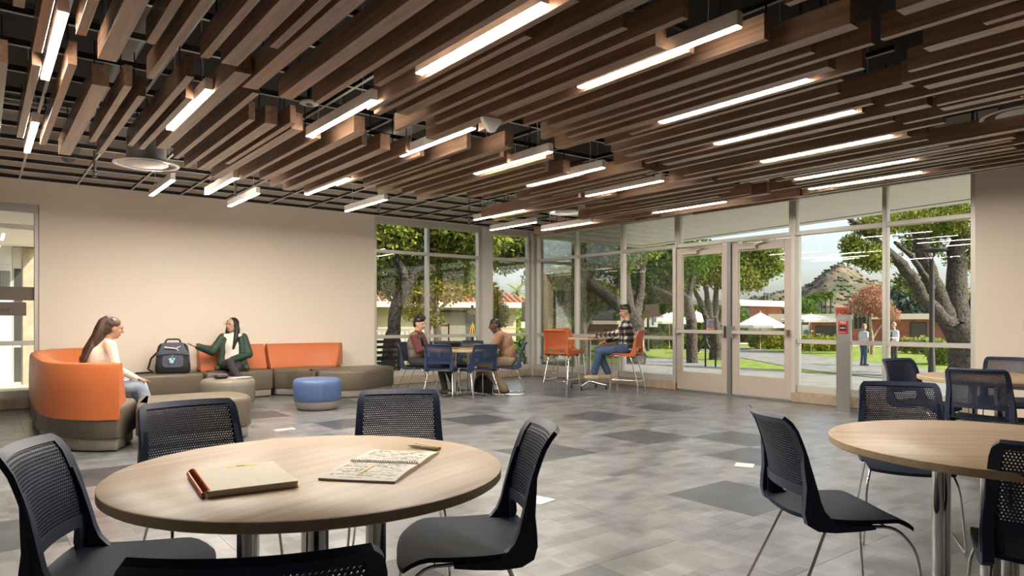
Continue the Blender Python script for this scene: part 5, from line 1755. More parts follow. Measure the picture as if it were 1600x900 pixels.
tree('many-stemmed tree seen through the left door leaf', (1118, 540), 33, [
    [(1118, 552, 0, .34), (1118, 525, 0, .30), (1116, 505, 0, .30)], [(1108, 508, 0, .17), (1096, 478, 0, .14), (1084, 450, 0, .10), (1078, 420, 0, .07)], [(1114, 508, 0, .17), (1105, 470, 0, .13), (1100, 430, 0, .09)], [(1118, 508, 0, .17), (1118, 470, .3, .14), (1120, 430, .5, .09)], [(1124, 508, 0, .17), (1132, 478, .3, .14), (1140, 450, .5, .10), (1150, 415, .6, .06)]],
    [(1085, 420, 0, 1.4, 1.0, 2), (1105, 405, 0, 1.4, .9, 2), (1130, 420, 0, 1.4, 1.0, 2), (1165, 405, .5, 1.3, .9, 2), (1195, 415, .5, 1.0, .7, 1.6), (1175, 440, .5, .8, .5, .8), (1150, 430, 0, 1.2, .9, 1.4), (1190, 390, 0, 1.2, .6, 1.2)],
    9500, .13, 'leaf_green', seed=20)
tree('great oak with spreading limbs at the right end of the glass', (1508, 575), 22, [
    [(1510, 590, 0, .56), (1508, 560, 0, .48), (1504, 535, 0, .46), (1497, 512, 0, .46)],
    [(1490, 520, 0, .26), (1468, 494, -.2, .22), (1446, 470, -.4, .20), (1428, 440, -.5, .18), (1410, 414, -.6, .17), (1392, 398, -.6, .15), (1370, 378, -.6, .12), (1345, 356, -.7, .09), (1318, 335, -.8, .06)],
    [(1488, 512, 0, .32), (1470, 475, .2, .28), (1454, 435, .3, .25), (1442, 395, .3, .23), (1432, 355, .4, .20), (1420, 315, .5, .17), (1410, 270, .6, .13)],
    [(1498, 510, 0, .34), (1494, 465, .4, .32), (1496, 410, .6, .28), (1498, 355, .8, .24), (1502, 300, 1, .2)],
    [(1512, 515, 0, .30), (1530, 470, .4, .28), (1545, 420, .6, .24), (1556, 360, .8, .2)],
    [(1460, 455, .2, .12), (1440, 425, 0, .10), (1424, 400, -.3, .08), (1398, 378, -.5, .05)]],
    [(1345, 395, -.8, .55, .40, 1.5), (1370, 410, -.8, .40, .28, .8), (1330, 380, -.8, .3, .25, .5), (1372, 352, -.6, .8, .4, 1.6), (1410, 340, -.3, .9, .45, 1.8), (1460, 345, .5, 1.0, .6, 2), (1505, 350, .8, 1.1, .6, 2), (1545, 380, .8, .9, .8, 1.4), (1440, 380, 1.2, .7, .5, 1.2), (1510, 400, 1.5, .8, .5, 1), (1420, 440, 1.2, .5, .3, .6), (1520, 470, 1.8, .5, .5, .5), (1480, 320, 0, 1.3, .5, 1.5), (1440, 455, 1.6, .45, .3, .5)],
    12000, .085, 'leaf_green', seed=21)
tree('pink crape myrtle beside the poster banner', (1362, 545), 38, [
    [(1362, 552, 0, .11), (1362, 530, 0, .10), (1360, 505, 0, .08), (1358, 480, 0, .05)], [(1362, 530, 0, .07), (1374, 512, 0, .05), (1385, 498, 0, .03)]],
    [(1356, 470, 0, .9, .7, 2), (1372, 480, 0, .8, .6, 2), (1345, 480, 0, .7, .5, 1), (1390, 492, 0, .6, .35, 1), (1365, 455, 0, .7, .4, 1)], 3200, .10, 'leaf_pink', 'bark_pale', seed=22)
for k, (px, d) in enumerate(((1400, 90), (1418, 95), (1436, 88), (1452, 92), (1470, 96))):
    p = at(px, 520, d)
    zt = 1.22 + (49 - 8*(k % 3))/FPX*d
    t = empty('conifer', (p[0], p[1], -2), 0, ['dark tall conifer first from the left beyond the brick building', 'dark conifer second from the left beyond the brick building', 'dark conifer in the middle of the row beyond the brick building', 'dark conifer fourth of the row behind the lamp post', 'dark conifer last of the row behind the oak'][k], 'tree', 'conifers beyond the brick building')
    v, f = leaves(1600, [(0, 0, (zt + 2)*.35, 2.6, 2.6, (zt + 2)*.36, 3), (0, 0, (zt + 2)*.62, 1.9, 1.9, (zt + 2)*.3, 2), (0, 0, (zt + 2)*.85, .9, .9, (zt + 2)*.16, .7)], .55, 40 + k)
    o = link('crown', leaf_mesh('crown', v, f, 'conifer'), t); o['kind'] = 'stuff'
    MB().tube([(0, 0, 0), (0, 0, (zt + 2)*.8)], [.3, .08], 8).build('trunk', MATS['bark_grey'], t, 60)

# ---- house with tiled roof beyond the back windows
def box_pts(A, B, z0, z1, dep):
    """a slab whose front runs from A to B (x, y) and which goes dep back"""
    A, B = Vector(A[:2]), Vector(B[:2])
    n_ = Vector((-(B - A).y, (B - A).x)).normalized()*dep
    m = MB()
    m.prism([tuple(A), tuple(B), tuple(B + n_), tuple(A + n_)], z0, z1)
    return m
hA, hB = at(520, 500, 38), at(806, 500, 42)
ho = empty('tile_roof_house', (0, 0, 0), 0, 'low beige house with red tiled roof beyond the back windows', 'building')
A, B = Vector(hA[:2]), Vector(hB[:2])
u_ = (B - A).normalized(); n_ = Vector((-u_.y, u_.x))
Lh = (B - A).length
def hp_(s, d, z): q = A + u_*s + n_*d; return (q.x, q.y, z)
def hbox(name, s0, s1, d0, d1, z0, z1, m_, par=None):
    m = MB(); m.prism([hp_(s0, d0, 0)[:2], hp_(s1, d0, 0)[:2], hp_(s1, d1, 0)[:2], hp_(s0, d1, 0)[:2]], z0, z1)
    return m.build(name, MATS[m_], par or ho)
hbox('wall', 0, Lh, 0, 7, -1, 2.1, 'siding')
for k in range(6): hbox('siding_board', 0, Lh, -.03, 0, -.6 + k*.42, -.6 + k*.42 + .39, 'siding')
e0, e1, zz0, zz1 = -1.1, 3.5, 2.2, 3.75
rf = MB(); rf.add([hp_(-.8, e0, zz0), hp_(Lh + .9, e0, zz0), hp_(Lh + .9 - 3.6, e1, zz1), hp_(-.8, e1, zz1), hp_(-.8, e0, zz0 - .12), hp_(Lh + .9, e0, zz0 - .12), hp_(Lh + .9, 7, zz0 - .12), hp_(-.8, 7, zz0 - .12), hp_(Lh + .9, 7, zz0)],
                  [(0, 1, 2, 3), (4, 7, 6, 5), (0, 4, 5, 1), (1, 5, 6, 8), (1, 8, 2)])
roof = rf.build('roof', MATS['tile_roof_pale'], ho)
nt_ = 34
for k in range(nt_):
    s = -.7 + (Lh + 1.4)*k/(nt_ - 1)
    t1 = min(1.0, max(.08, (Lh + .9 - s)/3.6))
    a, b = Vector(hp_(s, e0, zz0 + .05)), Vector(hp_(s, e0 + (e1 - e0)*t1, zz0 + (zz1 - zz0)*t1 + .05))
    MB().tube([a, a.lerp(b, .5), b], .11, 8).build('tile_row', MATS['tile_roof'], roof, 60)
hbox('fascia', -.8, Lh + .9, e0 - .06, e0, zz0 - .3, zz0 + .0, 'cream_trim')
for (s0, s1) in ((.8, 2.4), (5.4, 8.2)):
    w_ = hbox('window', s0, s1, -.08, 0, -.25, 1.75, 'metal_bronze')
    hbox('pane', s0 + .1, s1 - .55, -.10, -.08, -.15, 1.65, 'curtain', w_); hbox('pane', s1 - .4, s1 - .1, -.10, -.08, -.15, 1.65, 'far_glass', w_)
hbox('post', 3.0, 3.18, -.9, -.72, -1, 2.1, 'cream_trim')

# ---- brick buildings beyond the doors
def building(name, label, px0, px1, d0, d1, base, top, wall, fascia, over=.8, fh=.35, wins=()):
    a, b = Vector(at(px0, 500, d0)[:2]), Vector(at(px1, 500, d1)[:2])
    u = (b - a).normalized(); n = Vector((-u.y, u.x)); L_ = (b - a).length
    t = empty(name, (a.x, a.y, base), math.atan2(u.y, u.x), label, 'building')
    h = top - base
    MB().box(0, 0, 0, L_, 9, h - fh).build('wall', MATS[wall], t)
    MB().box(-over, -over, h - fh, L_ + over, 9, h).build('roof_fascia', MATS[fascia], t)
    for (s0, s1, z0, z1) in wins:
        f = MB().box(s0*L_, -.06, z0, s1*L_, 0, z1).build('window', MATS['metal_bronze'], t)
        MB().box(s0*L_ + .08, -.08, z0 + .08, s1*L_ - .08, -.06, z1 - .08).build('pane', MATS['far_glass'], f)
    return t
building('brick_building', 'two-tier brick building with cream fascia seen through the right door leaf', 1140, 1222, 60, 66, -1.5, 2.9, 'brick_wall', 'cream_trim', 1.2, .5, ((.05, .36, 2.2, 3.8),))
building('brick_building', 'low brick wing under the umbrellas behind the right door leaf', 1190, 1244, 57, 60, -1.5, .55, 'brick_wall', 'cream_trim', .6, .3)
building('brick_building', 'long low brick building with pale flat roof beyond the right windows', 1236, 1560, 56, 50, -1.6, 1.65, 'brick_wall', 'cream_trim', 1.6, .42, ((.02, .10, .9, 2.3), (.13, .24, 1.0, 2.3), (.60, .68, .3, 2.6)))
building('flat_roof_block', 'brick block behind the big grey tree', 935, 982, 52, 52, -1.5, 1.1, 'brick_wall', 'cream_trim', .5, .25)

# ---- hill with rocks and scrub
hl = empty('rocky_hill', (0, 0, 0), 0, 'rocky brown hill with green scrub on the skyline', 'hill')
m = MB()
prof = [(1020, 0), (1100, 14), (1150, 22), (1180, 33), (1215, 40), (1240, 44), (1262, 54), (1285, 72), (1310, 82), (1330, 79), (1352, 66), (1375, 56), (1400, 50), (1440, 42), (1500, 30), (1580, 14), (1660, 0)]
D0 = 330
def hh(px):
    for (a, ha), (b, hb) in zip(prof[:-1], prof[1:]):
        if a <= px <= b:
            t = (px - a)/(b - a); return ha + (hb - ha)*t
    return 0
rs = np.random.RandomState(4)
nz_ = rs.uniform(-1, 1, (60, 60))
def vnoise(x, y):
    xi, yi = int(math.floor(x)) % 60, int(math.floor(y)) % 60
    fx, fy = x - math.floor(x), y - math.floor(y)
    fx, fy = fx*fx*(3 - 2*fx), fy*fy*(3 - 2*fy)
    a = nz_[yi, xi]*(1 - fx) + nz_[yi, (xi+1) % 60]*fx
    b = nz_[(yi+1) % 60, xi]*(1 - fx) + nz_[(yi+1) % 60, (xi+1) % 60]*fx
    return a*(1 - fy) + b*fy
NU, NV = 128, 40
hv = []
for j in range(NV + 1):
    for i in range(NU + 1):
        px = 1020 + 640*i/NU
        q = j/NV
        d = D0 - 110 + 200*q
        k = math.sin(min(q*200/110, 1.0)*math.pi/2)**1.4 if q < .55 else max(0.0, math.cos((q - .55)/.45*math.pi/2))
        H = hh(px)/FPX*D0
        z = -3 + (H + 4)*k + (vnoise(i*.22, j*.5)*1.6 + vnoise(i*.6 + 9, j*1.1)*.9 + vnoise(i*1.3 + 3, j*2.3)*.5)*min(1, k*2)*min(1, H/8)
        p = at(px, 500, d)
        hv.append((p[0], p[1], z))
m.add(hv, [(j*(NU+1) + i, j*(NU+1) + i + 1, (j+1)*(NU+1) + i + 1, (j+1)*(NU+1) + i) for j in range(NV) for i in range(NU)])
m.build('slope', MATS['hill_rock'], hl, 40)
sb = MB()
rr_ = random.Random(3)
for k in range(2600):
    i, j = rr_.randrange(NU), rr_.randrange(2, 22)
    p = hv[j*(NU+1) + i]
    px = 1020 + 640*i/NU
    dens = .55 + .45*vnoise(i*.12 + 5, j*.35)
    if hh(px) > 62 and j > 12: dens *= .45
    if rr_.random() > dens: continue
    s = rr_.uniform(.3, .85)
    sb.ell((p[0], p[1], p[2] + s*.35), (s*rr_.uniform(.8, 1.5), s*rr_.uniform(.8, 1.5), s*rr_.uniform(.5, .95)), 7, 5)
o = sb.build('scrub', MATS['shrub_far'], hl, 60); o['kind'] = 'stuff'
rk = MB()
for k in range(320):
    i, j = rr_.randrange(NU), rr_.randrange(4, 24)
    p = hv[j*(NU+1) + i]
    s = rr_.uniform(.3, 1.0)
    rk.ell((p[0], p[1], p[2] + s*.2), (s*rr_.uniform(.7, 1.4), s*rr_.uniform(.7, 1.4), s*rr_.uniform(.5, .9)), 6, 4)
o = rk.build('boulders', MATS['hill_rock'], hl); o['kind'] = 'stuff'

# ---- palms on the slope
for k, (px, top, d) in enumerate(((1263, 464, 150), (1272, 460, 152), (1277, 463, 148), (1284, 458, 150), (1290, 460, 155), (1298, 458, 150))):
    p = at(px, top, d)
    t = empty('palm_tree', (p[0], p[1], -2.5), 0, 'tall thin palm, %s of the six before the hill' % ('first from the left', 'second from the left', 'third from the left', 'fourth from the left', 'fifth from the left', 'last on the right')[k], 'palm', 'palms before the hill')
    h = p[2] + 2.5
    MB().tube([(0, 0, 0), (.1, 0, h*.5), (0, 0, h)], [.22, .17, .15], 8).build('trunk', MATS['bark_grey'], t, 60)
    fr = MB()
    for a in range(22):
        an = a*2.399; el = .9 - 1.9*(a/21)
        L_ = 1.5
        pts = []
        for q in range(4):
            s = q/3
            pts.append(Vector((math.cos(an)*math.cos(el)*L_*s, math.sin(an)*math.cos(el)*L_*s, h + math.sin(el)*L_*s - .5*s*s)))
        sd_ = Vector((-math.sin(an), math.cos(an), 0))
        wd = (.05, .30, .26, .03)
        vs2 = [x - sd_*w for x, w in zip(pts, wd)] + [x + sd_*w for x, w in zip(pts, wd)]
        fr.add(vs2, [(i, i+1, 5+i, 4+i) for i in range(3)])
    o = fr.build('fronds', MATS['leaf_dark'], t); o['kind'] = 'stuff'
p = at(808, 450, 60)
t = empty('palm_tree', (p[0], p[1], -.7), 0, 'palm top showing over the tiled roof in the corner window', 'palm')
MB().tube([(0, 0, 0), (0, 0, p[2] + .4)], [.22, .16], 8).build('trunk', MATS['bark_grey'], t, 60)
fr = MB()
for a in range(16):
    an = a*2.399; el = 1.0 - 1.3*(a/15)
    pts = [Vector((math.cos(an)*math.cos(el)*1.8*s, math.sin(an)*math.cos(el)*1.8*s, p[2] + .4 + math.sin(el)*1.8*s - .5*s*s)) for s in (0, .35, .7, 1)]
    sd_ = Vector((-math.sin(an), math.cos(an), 0)); wd = (.04, .2, .18, .02)
    fr.add([x - sd_*w for x, w in zip(pts, wd)] + [x + sd_*w for x, w in zip(pts, wd)], [(i, i+1, 5+i, 4+i) for i in range(3)])
o = fr.build('fronds', MATS['leaf_agave'], t); o['kind'] = 'stuff'

# ---- hedges and bushes
def hedge(label, px0, px1, d0, d1, h, dep, leafm, n, size, name='hedge', base_dz=0.0, seed=5):
    a, b = at(px0, 500, d0), at(px1, 500, d1)
    cl = []
    k = max(2, int(math.hypot(b[0]-a[0], b[1]-a[1])/(dep*.9)))
    g0 = gz(a[0], a[1])
    for i in range(k + 1):
        s = i/k
        x, y = a[0] + (b[0]-a[0])*s, a[1] + (b[1]-a[1])*s
        cl.append((x - a[0], y - a[1], gz(x, y) - g0 + h*.5, dep*.62, dep*.62, h*.52, 1))
    t = empty(name, (a[0], a[1], g0), 0, label, 'hedge' if name == 'hedge' else 'bush', 'hedges and bushes outside')
    v, f = leaves(n, cl, size, seed)
    v[:, 2] = np.maximum(v[:, 2], 0.0)
    o = link('foliage', leaf_mesh('foliage', v, f, leafm), t); o['kind'] = 'stuff'
    st = MB()
    for c in cl[::2]: st.tube([(c[0], c[1], -.05), (c[0], c[1], c[2] + h*.25)], [.04, .02], 5)
    o = st.build('stems', MATS['bark_grey'], t); o['kind'] = 'stuff'
    return t
hedge('clipped green hedge before the tile-roofed house', 655, 750, 30, 31, .75, .8, 'leaf_bush', 4200, .09, seed=31)
hedge('clipped hedge seen through the right door leaf', 1183, 1226, 45, 45, 1.15, 1.0, 'leaf_bush', 3000, .10, seed=32)
hedge('clipped hedge left of the alarm pillar', 1240, 1306, 42, 42, .95, .9, 'leaf_bush', 3400, .09, seed=33)
hedge('low hedge behind the left door leaf and the walking person', 1075, 1136, 45, 45, .95, .9, 'leaf_dark', 2400, .10, seed=34)
hedge('long hedge under the white banners left of the doors', 975, 1056, 46, 46, 1.0, .9, 'leaf_bush', 3600, .10, seed=35)
hedge('dark leafy bush low behind the orange stools', 845, 890, 17, 17.5, .85, .6, 'leaf_dark', 2400, .075, 'bush', seed=36)
hedge('bright yellow-green bush at the foot of the great oak', 1462, 1490, 30, 29, .95, .7, 'leaf_bush', 1800, .09, 'bush', seed=37)
hedge('spiky bush along the brick wall behind the white-shirted man', 1415, 1462, 40, 38, .9, .6, 'leaf_agave', 1500, .12, 'bush', seed=38)
hedge('yellow-green bush below the window behind the window table', 700, 740, 20, 20.5, .6, .5, 'leaf_bush', 1300, .08, 'bush', seed=39)
hedge('hazy green trees filling the gap under the tiled roof end', 800, 880, 60, 62, 3.4, 3.0, 'leaf_bush', 4200, .28, 'bush', seed=41)
hedge('dark hedge behind the brown-shirted man', 770, 838, 24, 25, .8, .6, 'leaf_dark', 2200, .085, seed=42)
hedge('olive tree clump on the roof line left of the palms', 1238, 1260, 75, 75, 4.2, 2.4, 'leaf_dark', 2200, .26, 'bush', seed=43)
hedge('dark tree belt behind the umbrellas left of the doors', 985, 1060, 60, 60, 3.2, 2.6, 'leaf_dark', 3600, .26, 'bush', seed=44)
hedge('dark tree belt behind the left door leaf', 1066, 1140, 58, 58, 3.4, 2.6, 'leaf_dark', 3600, .26, 'bush', seed=45)

# ---- umbrellas
def umbrella(label, px, top, bot, d, r, m_='canvas'):
    p = at(px, top, d)
    g0 = gz(p[0], p[1])
    t = empty('patio_umbrella', (p[0], p[1], g0), .3, label, 'umbrella', 'patio umbrellas')
    zt = p[2] - g0; zb = at(px, bot, d)[2] - g0
    MB().tube([(0, 0, 0), (0, 0, zt + .1)], .035, 8).build('pole', MATS['canvas_dark'], t, 60)
    n = 8
    for k in range(n):
        a0, a1 = 2*math.pi*k/n, 2*math.pi*(k+1)/n
        A_ = (r*math.cos(a0), r*math.sin(a0), zb); B_ = (r*math.cos(a1), r*math.sin(a1), zb)
        T = (0, 0, zt)
        mA = tuple((A_[i] + T[i])/2 for i in range(3)); mB_ = tuple((B_[i] + T[i])/2 for i in range(3))
        g1 = MB(); g1.add([A_, B_, mB_, mA, T], [(0, 1, 2, 3), (3, 2, 4)])
        g1.add([(A_[0], A_[1], zb - .16), (B_[0], B_[1], zb - .16), B_, A_], [(0, 1, 2, 3)])
        g1.build('canopy_panel', MATS[m_], t)
        MB().tube([(0, 0, zb + .1), mA], .015, 5).build('rib', MATS['metal_bronze'], t)
    tb = MB(); tb.lathe([(.5, .72), (.5, .75)], 16); tb.build('table_ring', MATS['metal_bronze'], t)
    return t
umbrella('cream patio umbrella right of the plaid shirt man', 1046, 486, 502, 45, 1.25)
umbrella('cream patio umbrella behind the walking person', 1088, 486, 500, 46, 1.2)
umbrella('white patio umbrella before the brick building in the right door leaf', 1188, 488, 508, 44, 1.55, 'banner_white')
umbrella('large beige patio umbrella left of the alarm pillar', 1267, 491, 499, 40, 1.75)

# ---- lamp posts
def lamp_post(label, px, base, d, top_py, kind):
    p = at(px, top_py, d); g0 = gz(p[0], p[1]); h = p[2] - g0
    t = empty('lamp_post', (p[0], p[1], g0), 0, label, 'lamp post', 'lamp posts outside')
    MB().lathe([(.12, 0), (.11, .05), (.075, .9), (.068, .92), (.066, h - .35)], 16).build('pole', MATS['metal_bronze'], t, 50)
    if kind == 'disc':
        for a in range(3):
            an = a*2.1
            MB().tube([(0, 0, h - .4), (.10*math.cos(an), .10*math.sin(an), h - .22), (.14*math.cos(an), .14*math.sin(an), h - .10)], .014, 6).build('arm', MATS['metal_bronze'], t, 60)
        MB().lathe([(.02, h - .13), (.36, h - .10), (.41, h - .06), (.36, h - .02), (.1, h + .0)], 28).build('lamp_head', MATS['metal_bronze'], t, 50)
    else:
        for a in range(4):
            an = a*math.pi/2
            MB().tube([(0, 0, h - .65), (.30*math.cos(an), .30*math.sin(an), h - .1)], .022, 6).build('arm', MATS['metal_black'], t, 60)
        MB().lathe([(.36, h - .12), (.38, h - .06), (.1, h)], 20).build('lamp_head', MATS['metal_black'], t, 50)
    return t
lamp_post('tall bronze lamp post with a flat disc head before the oak', 1456, 582, 20, 388, 'disc')
lamp_post('black lamp post with an open cone head above the alarm pillar', 1329, 560, 44, 462, 'cone')
lamp_post('thin lamp post between the white banners', 1012, 560, 42, 462, 'disc')

# ---- banners and signs
def panel(name, label, px, top, bot, d, w_px, m_, posts=0, cat='banner', face=None):
    c = at(px, (top + bot)/2, d)
    h = (bot - top)/FPX*d; w_ = w_px/FPX*d
    g0 = gz(c[0], c[1])
    t = empty(name, (c[0], c[1], g0), -THETA - math.atan((px - 800)/FPX)*.8, label, cat, 'banners and signs outside')
    z0, z1 = c[2] - g0 - h/2, c[2] - g0 + h/2
    MB().rbox(-w_/2, -.02, z0, w_/2, .02, z1, .005).build('face', MATS[m_], t)
    if posts == 1: MB().tube([(w_/2 + .05, 0, 0), (w_/2 + .05, 0, z1 + .1)], .04, 8).build('post', MATS['metal_black'], t, 60)
    if posts == 2:
        for s in (-1, 1): MB().box(s*w_*.42 - .03, -.06, 0, s*w_*.42 + .03, .0, z1).build('post', MATS['metal_black'], t)
    if posts == -1: MB().tube([(0, .06, 0), (0, .06, z1 + .1)], .04, 8).build('post', MATS['metal_black'], t, 60)
    return t, w_, z0, z1
RB = (math.radians(90), 0, 0)
t, w_, z0, z1 = panel('banner', 'red banner lettered YOU behind the alarm pillar', 1317, 480, 507, 40, 21, 'banner_red', 1)
text('lettering', 'YOU', .36, 'black_paint', t, (0, -.025, z1 - .28), RB); text('lettering', 'Matter', .18, 'banner_white', t, (0, -.027, z1 - .45), RB)
t, w_, z0, z1 = panel('banner', 'photo poster banner behind the woman in jeans', 1344, 479, 515, 40, 20, 'poster_photo', 1)
pf = MB()
for k, x in enumerate((-.22, 0, .2)):
    pf.box(x - .09, -.024, z0 + .05, x + .09, -.021, z0 + .75); pf.ell((x, -.022, z0 + .85), (.07, .003, .09), 10, 6)
o = pf.build('print', MATS['black_paint'], t); o['kind'] = 'stuff'
t, w_, z0, z1 = panel('banner', 'grey banner with yellow YOU in the back window', 738, 482, 524, 21, 20, 'banner_grey', -1)
text('lettering', 'YOU', .15, 'yellow_ink', t, (0, -.025, z1 - .12), RB)
pf = MB()
for x in (-.08, 0, .08): pf.tube([(x, -.025, z0 + .02), (x*.6, -.025, z0 + .25), (0, -.025, z0 + .40)], .012, 5)
pf.build('print', MATS['yellow_ink'], t)
MB().box(-.03, -.026, z0 + .02, .03, -.021, z0 + .3).build('print_mark', MATS['sign_red'], t)
t, w_, z0, z1 = panel('banner', 'black banner with red print in the corner window', 823, 472, 502, 30, 16, 'banner_dark', 0)
MB().ell((.03, -.022, z0 + .25), (.13, .004, .22), 12, 8).build('print', MATS['banner_red'], t)
text('lettering', 'YOU', .2, 'banner_red', t, (.04, -.025, z1 - .15), RB)
MB().box(-.25, -.02, z0 - .3, .25, .02, z0 - .02).build('foot_panel', MATS['banner_white'], t)
MB().tube([(0, .05, 0), (0, .05, z1)], .035, 8).build('post', MATS['metal_black'], t, 60)
t, w_, z0, z1 = panel('banner', 'white banner with black print left of the thin lamp post', 1004, 477, 511, 42, 13, 'banner_white', 0)
text('lettering', 'YOU', .2, 'black_paint', t, (0, -.025, z1 - .2), RB)
MB().ell((0, -.022, z0 + .5), (.16, .004, .13), 10, 6).build('print', MATS['black_paint'], t)
MB().tube([(w_/2 + .08, .0, 0), (w_/2 + .08, .0, z1)], .03, 6).build('post', MATS['metal_black'], t, 60)
t, w_, z0, z1 = panel('banner', 'white photo banner right of the thin lamp post', 1021, 477, 511, 42, 13, 'banner_white', 0)
pf = MB(); pf.box(-.1, -.024, z0 + .1, .02, -.021, z0 + .95); pf.box(.05, -.024, z0 + .3, .15, -.021, z0 + 1.1)
pf.build('print', MATS['denim_blue'], t)
MB().tube([(-w_/2 - .08, .0, 0), (-w_/2 - .08, .0, z1)], .03, 6).build('post', MATS['metal_black'], t, 60)
t, w_, z0, z1 = panel('notice_board', 'notice board on two posts with photo and orange band in the left door leaf', 1110, 497, 525, 26, 18, 'banner_dark', 2, 'sign')
MB().box(-w_*.46, -.024, z1 - .34, w_*.46, -.021, z1 - .03).build('photo', MATS['poster_photo'], t)
MB().box(-w_*.5, -.026, z1 - .48, w_*.5, -.02, z1 - .34).build('band', MATS['sign_orange'], t)
text('lettering', 'WELCOME', .07, 'banner_white', t, (0, -.0275, z1 - .41), RB)
t, w_, z0, z1 = panel('notice_board', 'small blue and orange sign on the hedge before the tile-roofed house', 694, 506, 510, 28, 17, 'denim_blue', 2, 'sign')
MB().box(-w_*.5, -.024, z1 - .03, w_*.5, -.021, z1).build('band', MATS['sign_orange'], t)
t, w_, z0, z1 = panel('banner', 'small hanging photo poster beyond the corner post', 853, 478, 508, 30, 10, 'poster_photo', 0)
MB().box(-.14, -.024, z0, .14, -.021, z0 + .2).build('print', MATS['banner_white'], t)
MB().tube([(0, .05, 0), (0, .05, z1)], .03, 6).build('post', MATS['metal_black'], t, 60)
t, w_, z0, z1 = panel('menu_board', 'white picture board under the beige umbrella', 1259, 508, 530, 44, 15, 'banner_white', 2, 'sign')
MB().ell((.02, -.022, z0 + .4), (.18, .004, .22), 10, 6).build('print', MATS['poster_photo'], t)

# ---- slatted black bench back and white rail by the left window, bollards of the patio
sl = empty('slatted_bench', (6.15, 12.35, gz(6.1, 12.3)), math.radians(-6), 'black slatted metal bench just outside the back windows', 'bench')
for k in range(8):
    MB().rbox(-.75, -.02, .14 + k*.105, .55, .02, .14 + k*.105 + .055, .006).build('slat', MATS['metal_black'], sl)
for x in (-.7, .5):
    MB().rbox(x - .03, -.035, 0, x + .03, .035, 1.0, .006).build('upright', MATS['metal_black'], sl)
for k in range(4): MB().rbox(-.75, .1 + k*.1, .42, .55, .17 + k*.1, .45, .006).build('seat_slat', MATS['metal_black'], sl)
for x in (-.7, .5):
    MB().rbox(x - .03, .42, 0, x + .03, .48, .44, .006).build('leg', MATS['metal_black'], sl)
pt = empty('picnic_table', (8.4, 13.6, gz(8.4, 13.6)), .4, 'outdoor metal table behind the window table', 'table')
MB().rbox(-.6, -.4, .70, .6, .4, .74, .01).build('tabletop', MATS['metal_black'], pt)
for x in (-.5, .5): MB().rbox(x - .03, -.3, 0, x + .03, .3, .70, .006).build('leg', MATS['metal_black'], pt)
ra = at(560, 500, 21); rb = at(640, 500, 22)
rl = empty('railing', (ra[0], ra[1], gz(ra[0], ra[1])), math.atan2(rb[1]-ra[1], rb[0]-ra[0]), 'white railing behind the leaning tree', 'railing')
Lr = math.hypot(rb[1]-ra[1], rb[0]-ra[0])
for z in (.35, .75, 1.15): MB().box(0, -.03, z, Lr, .03, z + .07).build('rail', MATS['white_paint'], rl)
for k in range(12): MB().box(Lr*k/11 - .02, -.02, 0, Lr*k/11 + .02, .02, 1.15).build('baluster', MATS['white_paint'], rl)
p = at(855, 575, 14.9)
br = empty('bike_rack', (p[0], p[1], gz(p[0], p[1])), -THETA, 'dark bent-pipe rack on the grass behind the orange stools', 'rack')
MB().tube(arc_pts([(-.5, 0, 0), (-.5, 0, .42), (.28, 0, .42), (.28, 0, 0)], .1), .028, 8).build('hoop', MATS['denim_blue'], br, 60)
MB().lathe([(.06, 0), (.06, .02)], 12, (.28, 0, 0)).build('foot_plate', MATS['metal_black'], br)

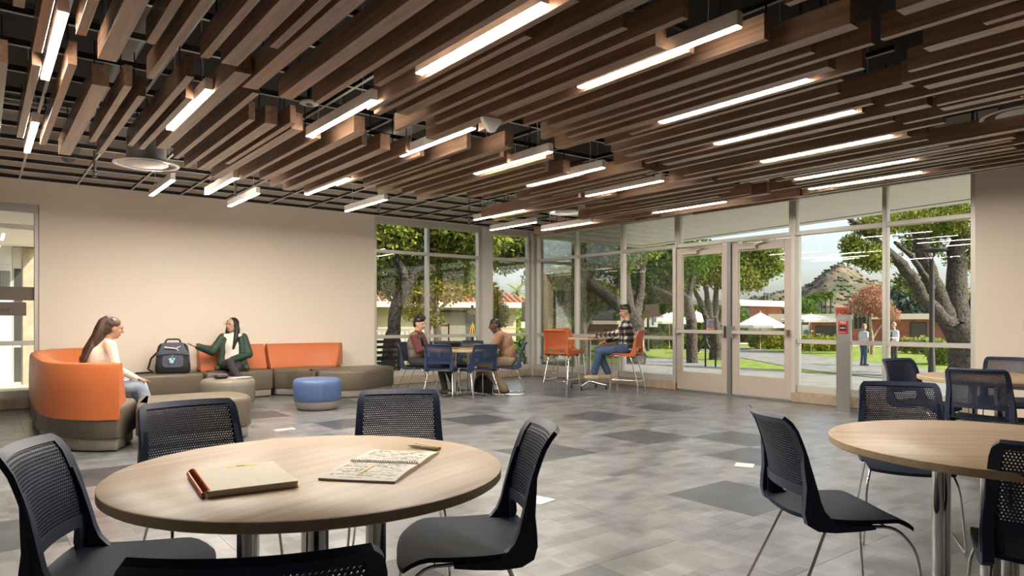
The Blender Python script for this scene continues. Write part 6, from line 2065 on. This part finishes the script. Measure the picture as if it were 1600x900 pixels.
# ---- people outside
def standing(label, px, feet, d, face, prm):
    p = at(px, feet, d)
    t = empty('person', (p[0], p[1], gz(p[0], p[1]) + .02), math.atan2(-face[0], face[1]), label, 'person', 'people outside')
    P = []
    top, bot, skin, hair, shoe = prm['top'], prm['bot'], prm['skin'], prm['hair'], prm['shoe']
    k = prm.get('k', 1.0)
    pel = Vector((0, 0, .95*k)); ch = Vector((0, .01, 1.24*k)); nk = Vector((0, .02, 1.45*k))
    P.append(('e', pel, (.165*prm['w'], .12, .12), bot)); P.append(('e', pel.lerp(ch, .45), (.155*prm['w'], .12*prm['w'], .15), top)); P.append(('e', ch, (.165*prm['w'], .12, .17), top))
    P.append(('c', nk + Vector((-.15, 0, -.05)), nk + Vector((.15, 0, -.05)), .06, .06, top)); P.append(('c', nk, nk + Vector((0, .01, .1)), .05, .05, skin))
    st = prm.get('stride', 0)
    for sx in (-1, 1):
        hip = pel + Vector((sx*.085, 0, -.03)); kn = Vector((sx*.09, sx*st*.20 + .03, .50*k)); an = Vector((sx*.10, sx*st*.36, .10 + (.06 if st and sx < 0 else 0)))
        P.append(('c', hip, kn, .09, .068, bot)); P.append(('c', kn, an, .066, .058, bot))
        foot(P, an, (0, 1), shoe)
        S = nk + Vector((sx*.175*prm['w'], 0, -.06)); bend = prm['arms'][0 if sx < 0 else 1]
        el = S + Vector((sx*.05, -.03 + bend*.05 - sx*st*.12, -.27)); wr = el + (Vector((-sx*.06, .20, .02)) if bend else Vector((0, .05 - sx*st*.10, -.24)))
        P.append(('c', S, S.lerp(el, .6), .056, .052, top)); P.append(('c', S.lerp(el, .6), el, .046, .042, prm.get('sleeve', top))); P.append(('c', el, wr, .042, .032, prm.get('sleeve', top)))
        P += hand(wr, (0, 1, 0) if bend else (0, .1, -1), (0, 0, 1) if bend else (-sx, 0, 0), sx, skin, .4)
    hc = nk + Vector((0, .035, .20))
    H, q, R = head_prims(hc, 0, 0, skin)
    link('body', remesh(P + H, .013, 3), t)
    eyes(t, q, R)
    hp = [('e', q(0, -.02, .045), (.082, .094, .085), hair, R), ('e', q(0, -.06, -.0), (.076, .055, .075), hair, R)]
    if prm.get('long'): hp += [('c', q(-.05, -.05, -.05), q(-.05, -.05, -.15), .045, .03, hair), ('c', q(.05, -.05, -.05), q(.05, -.05, -.15), .045, .03, hair)]
    link('hair', remesh(hp, .012, 2), t)
    return t
standing('woman in patterned blouse and jeans standing on the walk outside', 1349, 571, 28.6, (.9, -.45), dict(top='floral', bot='denim_blue', skin='skin_light', hair='hair_blond', shoe='shoe_dark', w=1.15, k=.98, sleeve='skin_light', arms=(0, 0), long=True))
mo = standing('grey-haired man in white shirt and tie standing on the walk outside', 1398, 574, 28.0, (-.85, .5), dict(top='shirt_white', bot='slacks', skin='skin_light', hair='hair_grey', shoe='shoe_dark', w=1.15, k=1.02, arms=(1, 1)))
tie = MB(); tie.tube([(0, .14, 1.44), (0, .155, 1.25), (0, .15, 1.05)], [.02, .035, .03], 6); tie.build('tie', MATS['denim_blue'], mo, 60)
standing('person in black walking past the notice board outside', 1101, 551, 39.0, (-.6, .75), dict(top='black_paint', bot='black_paint', skin='skin_deep', hair='hair_black', shoe='shoe_white', w=1.1, k=1.0, arms=(1, 1), stride=.9))
standing('small distant person in yellow under the beige umbrella', 1262, 535, 46, (.8, -.5), dict(top='yellow_ink', bot='slacks', skin='skin_tan', hair='hair_black', shoe='shoe_dark', w=1.0, k=1.0, arms=(1, 1)))
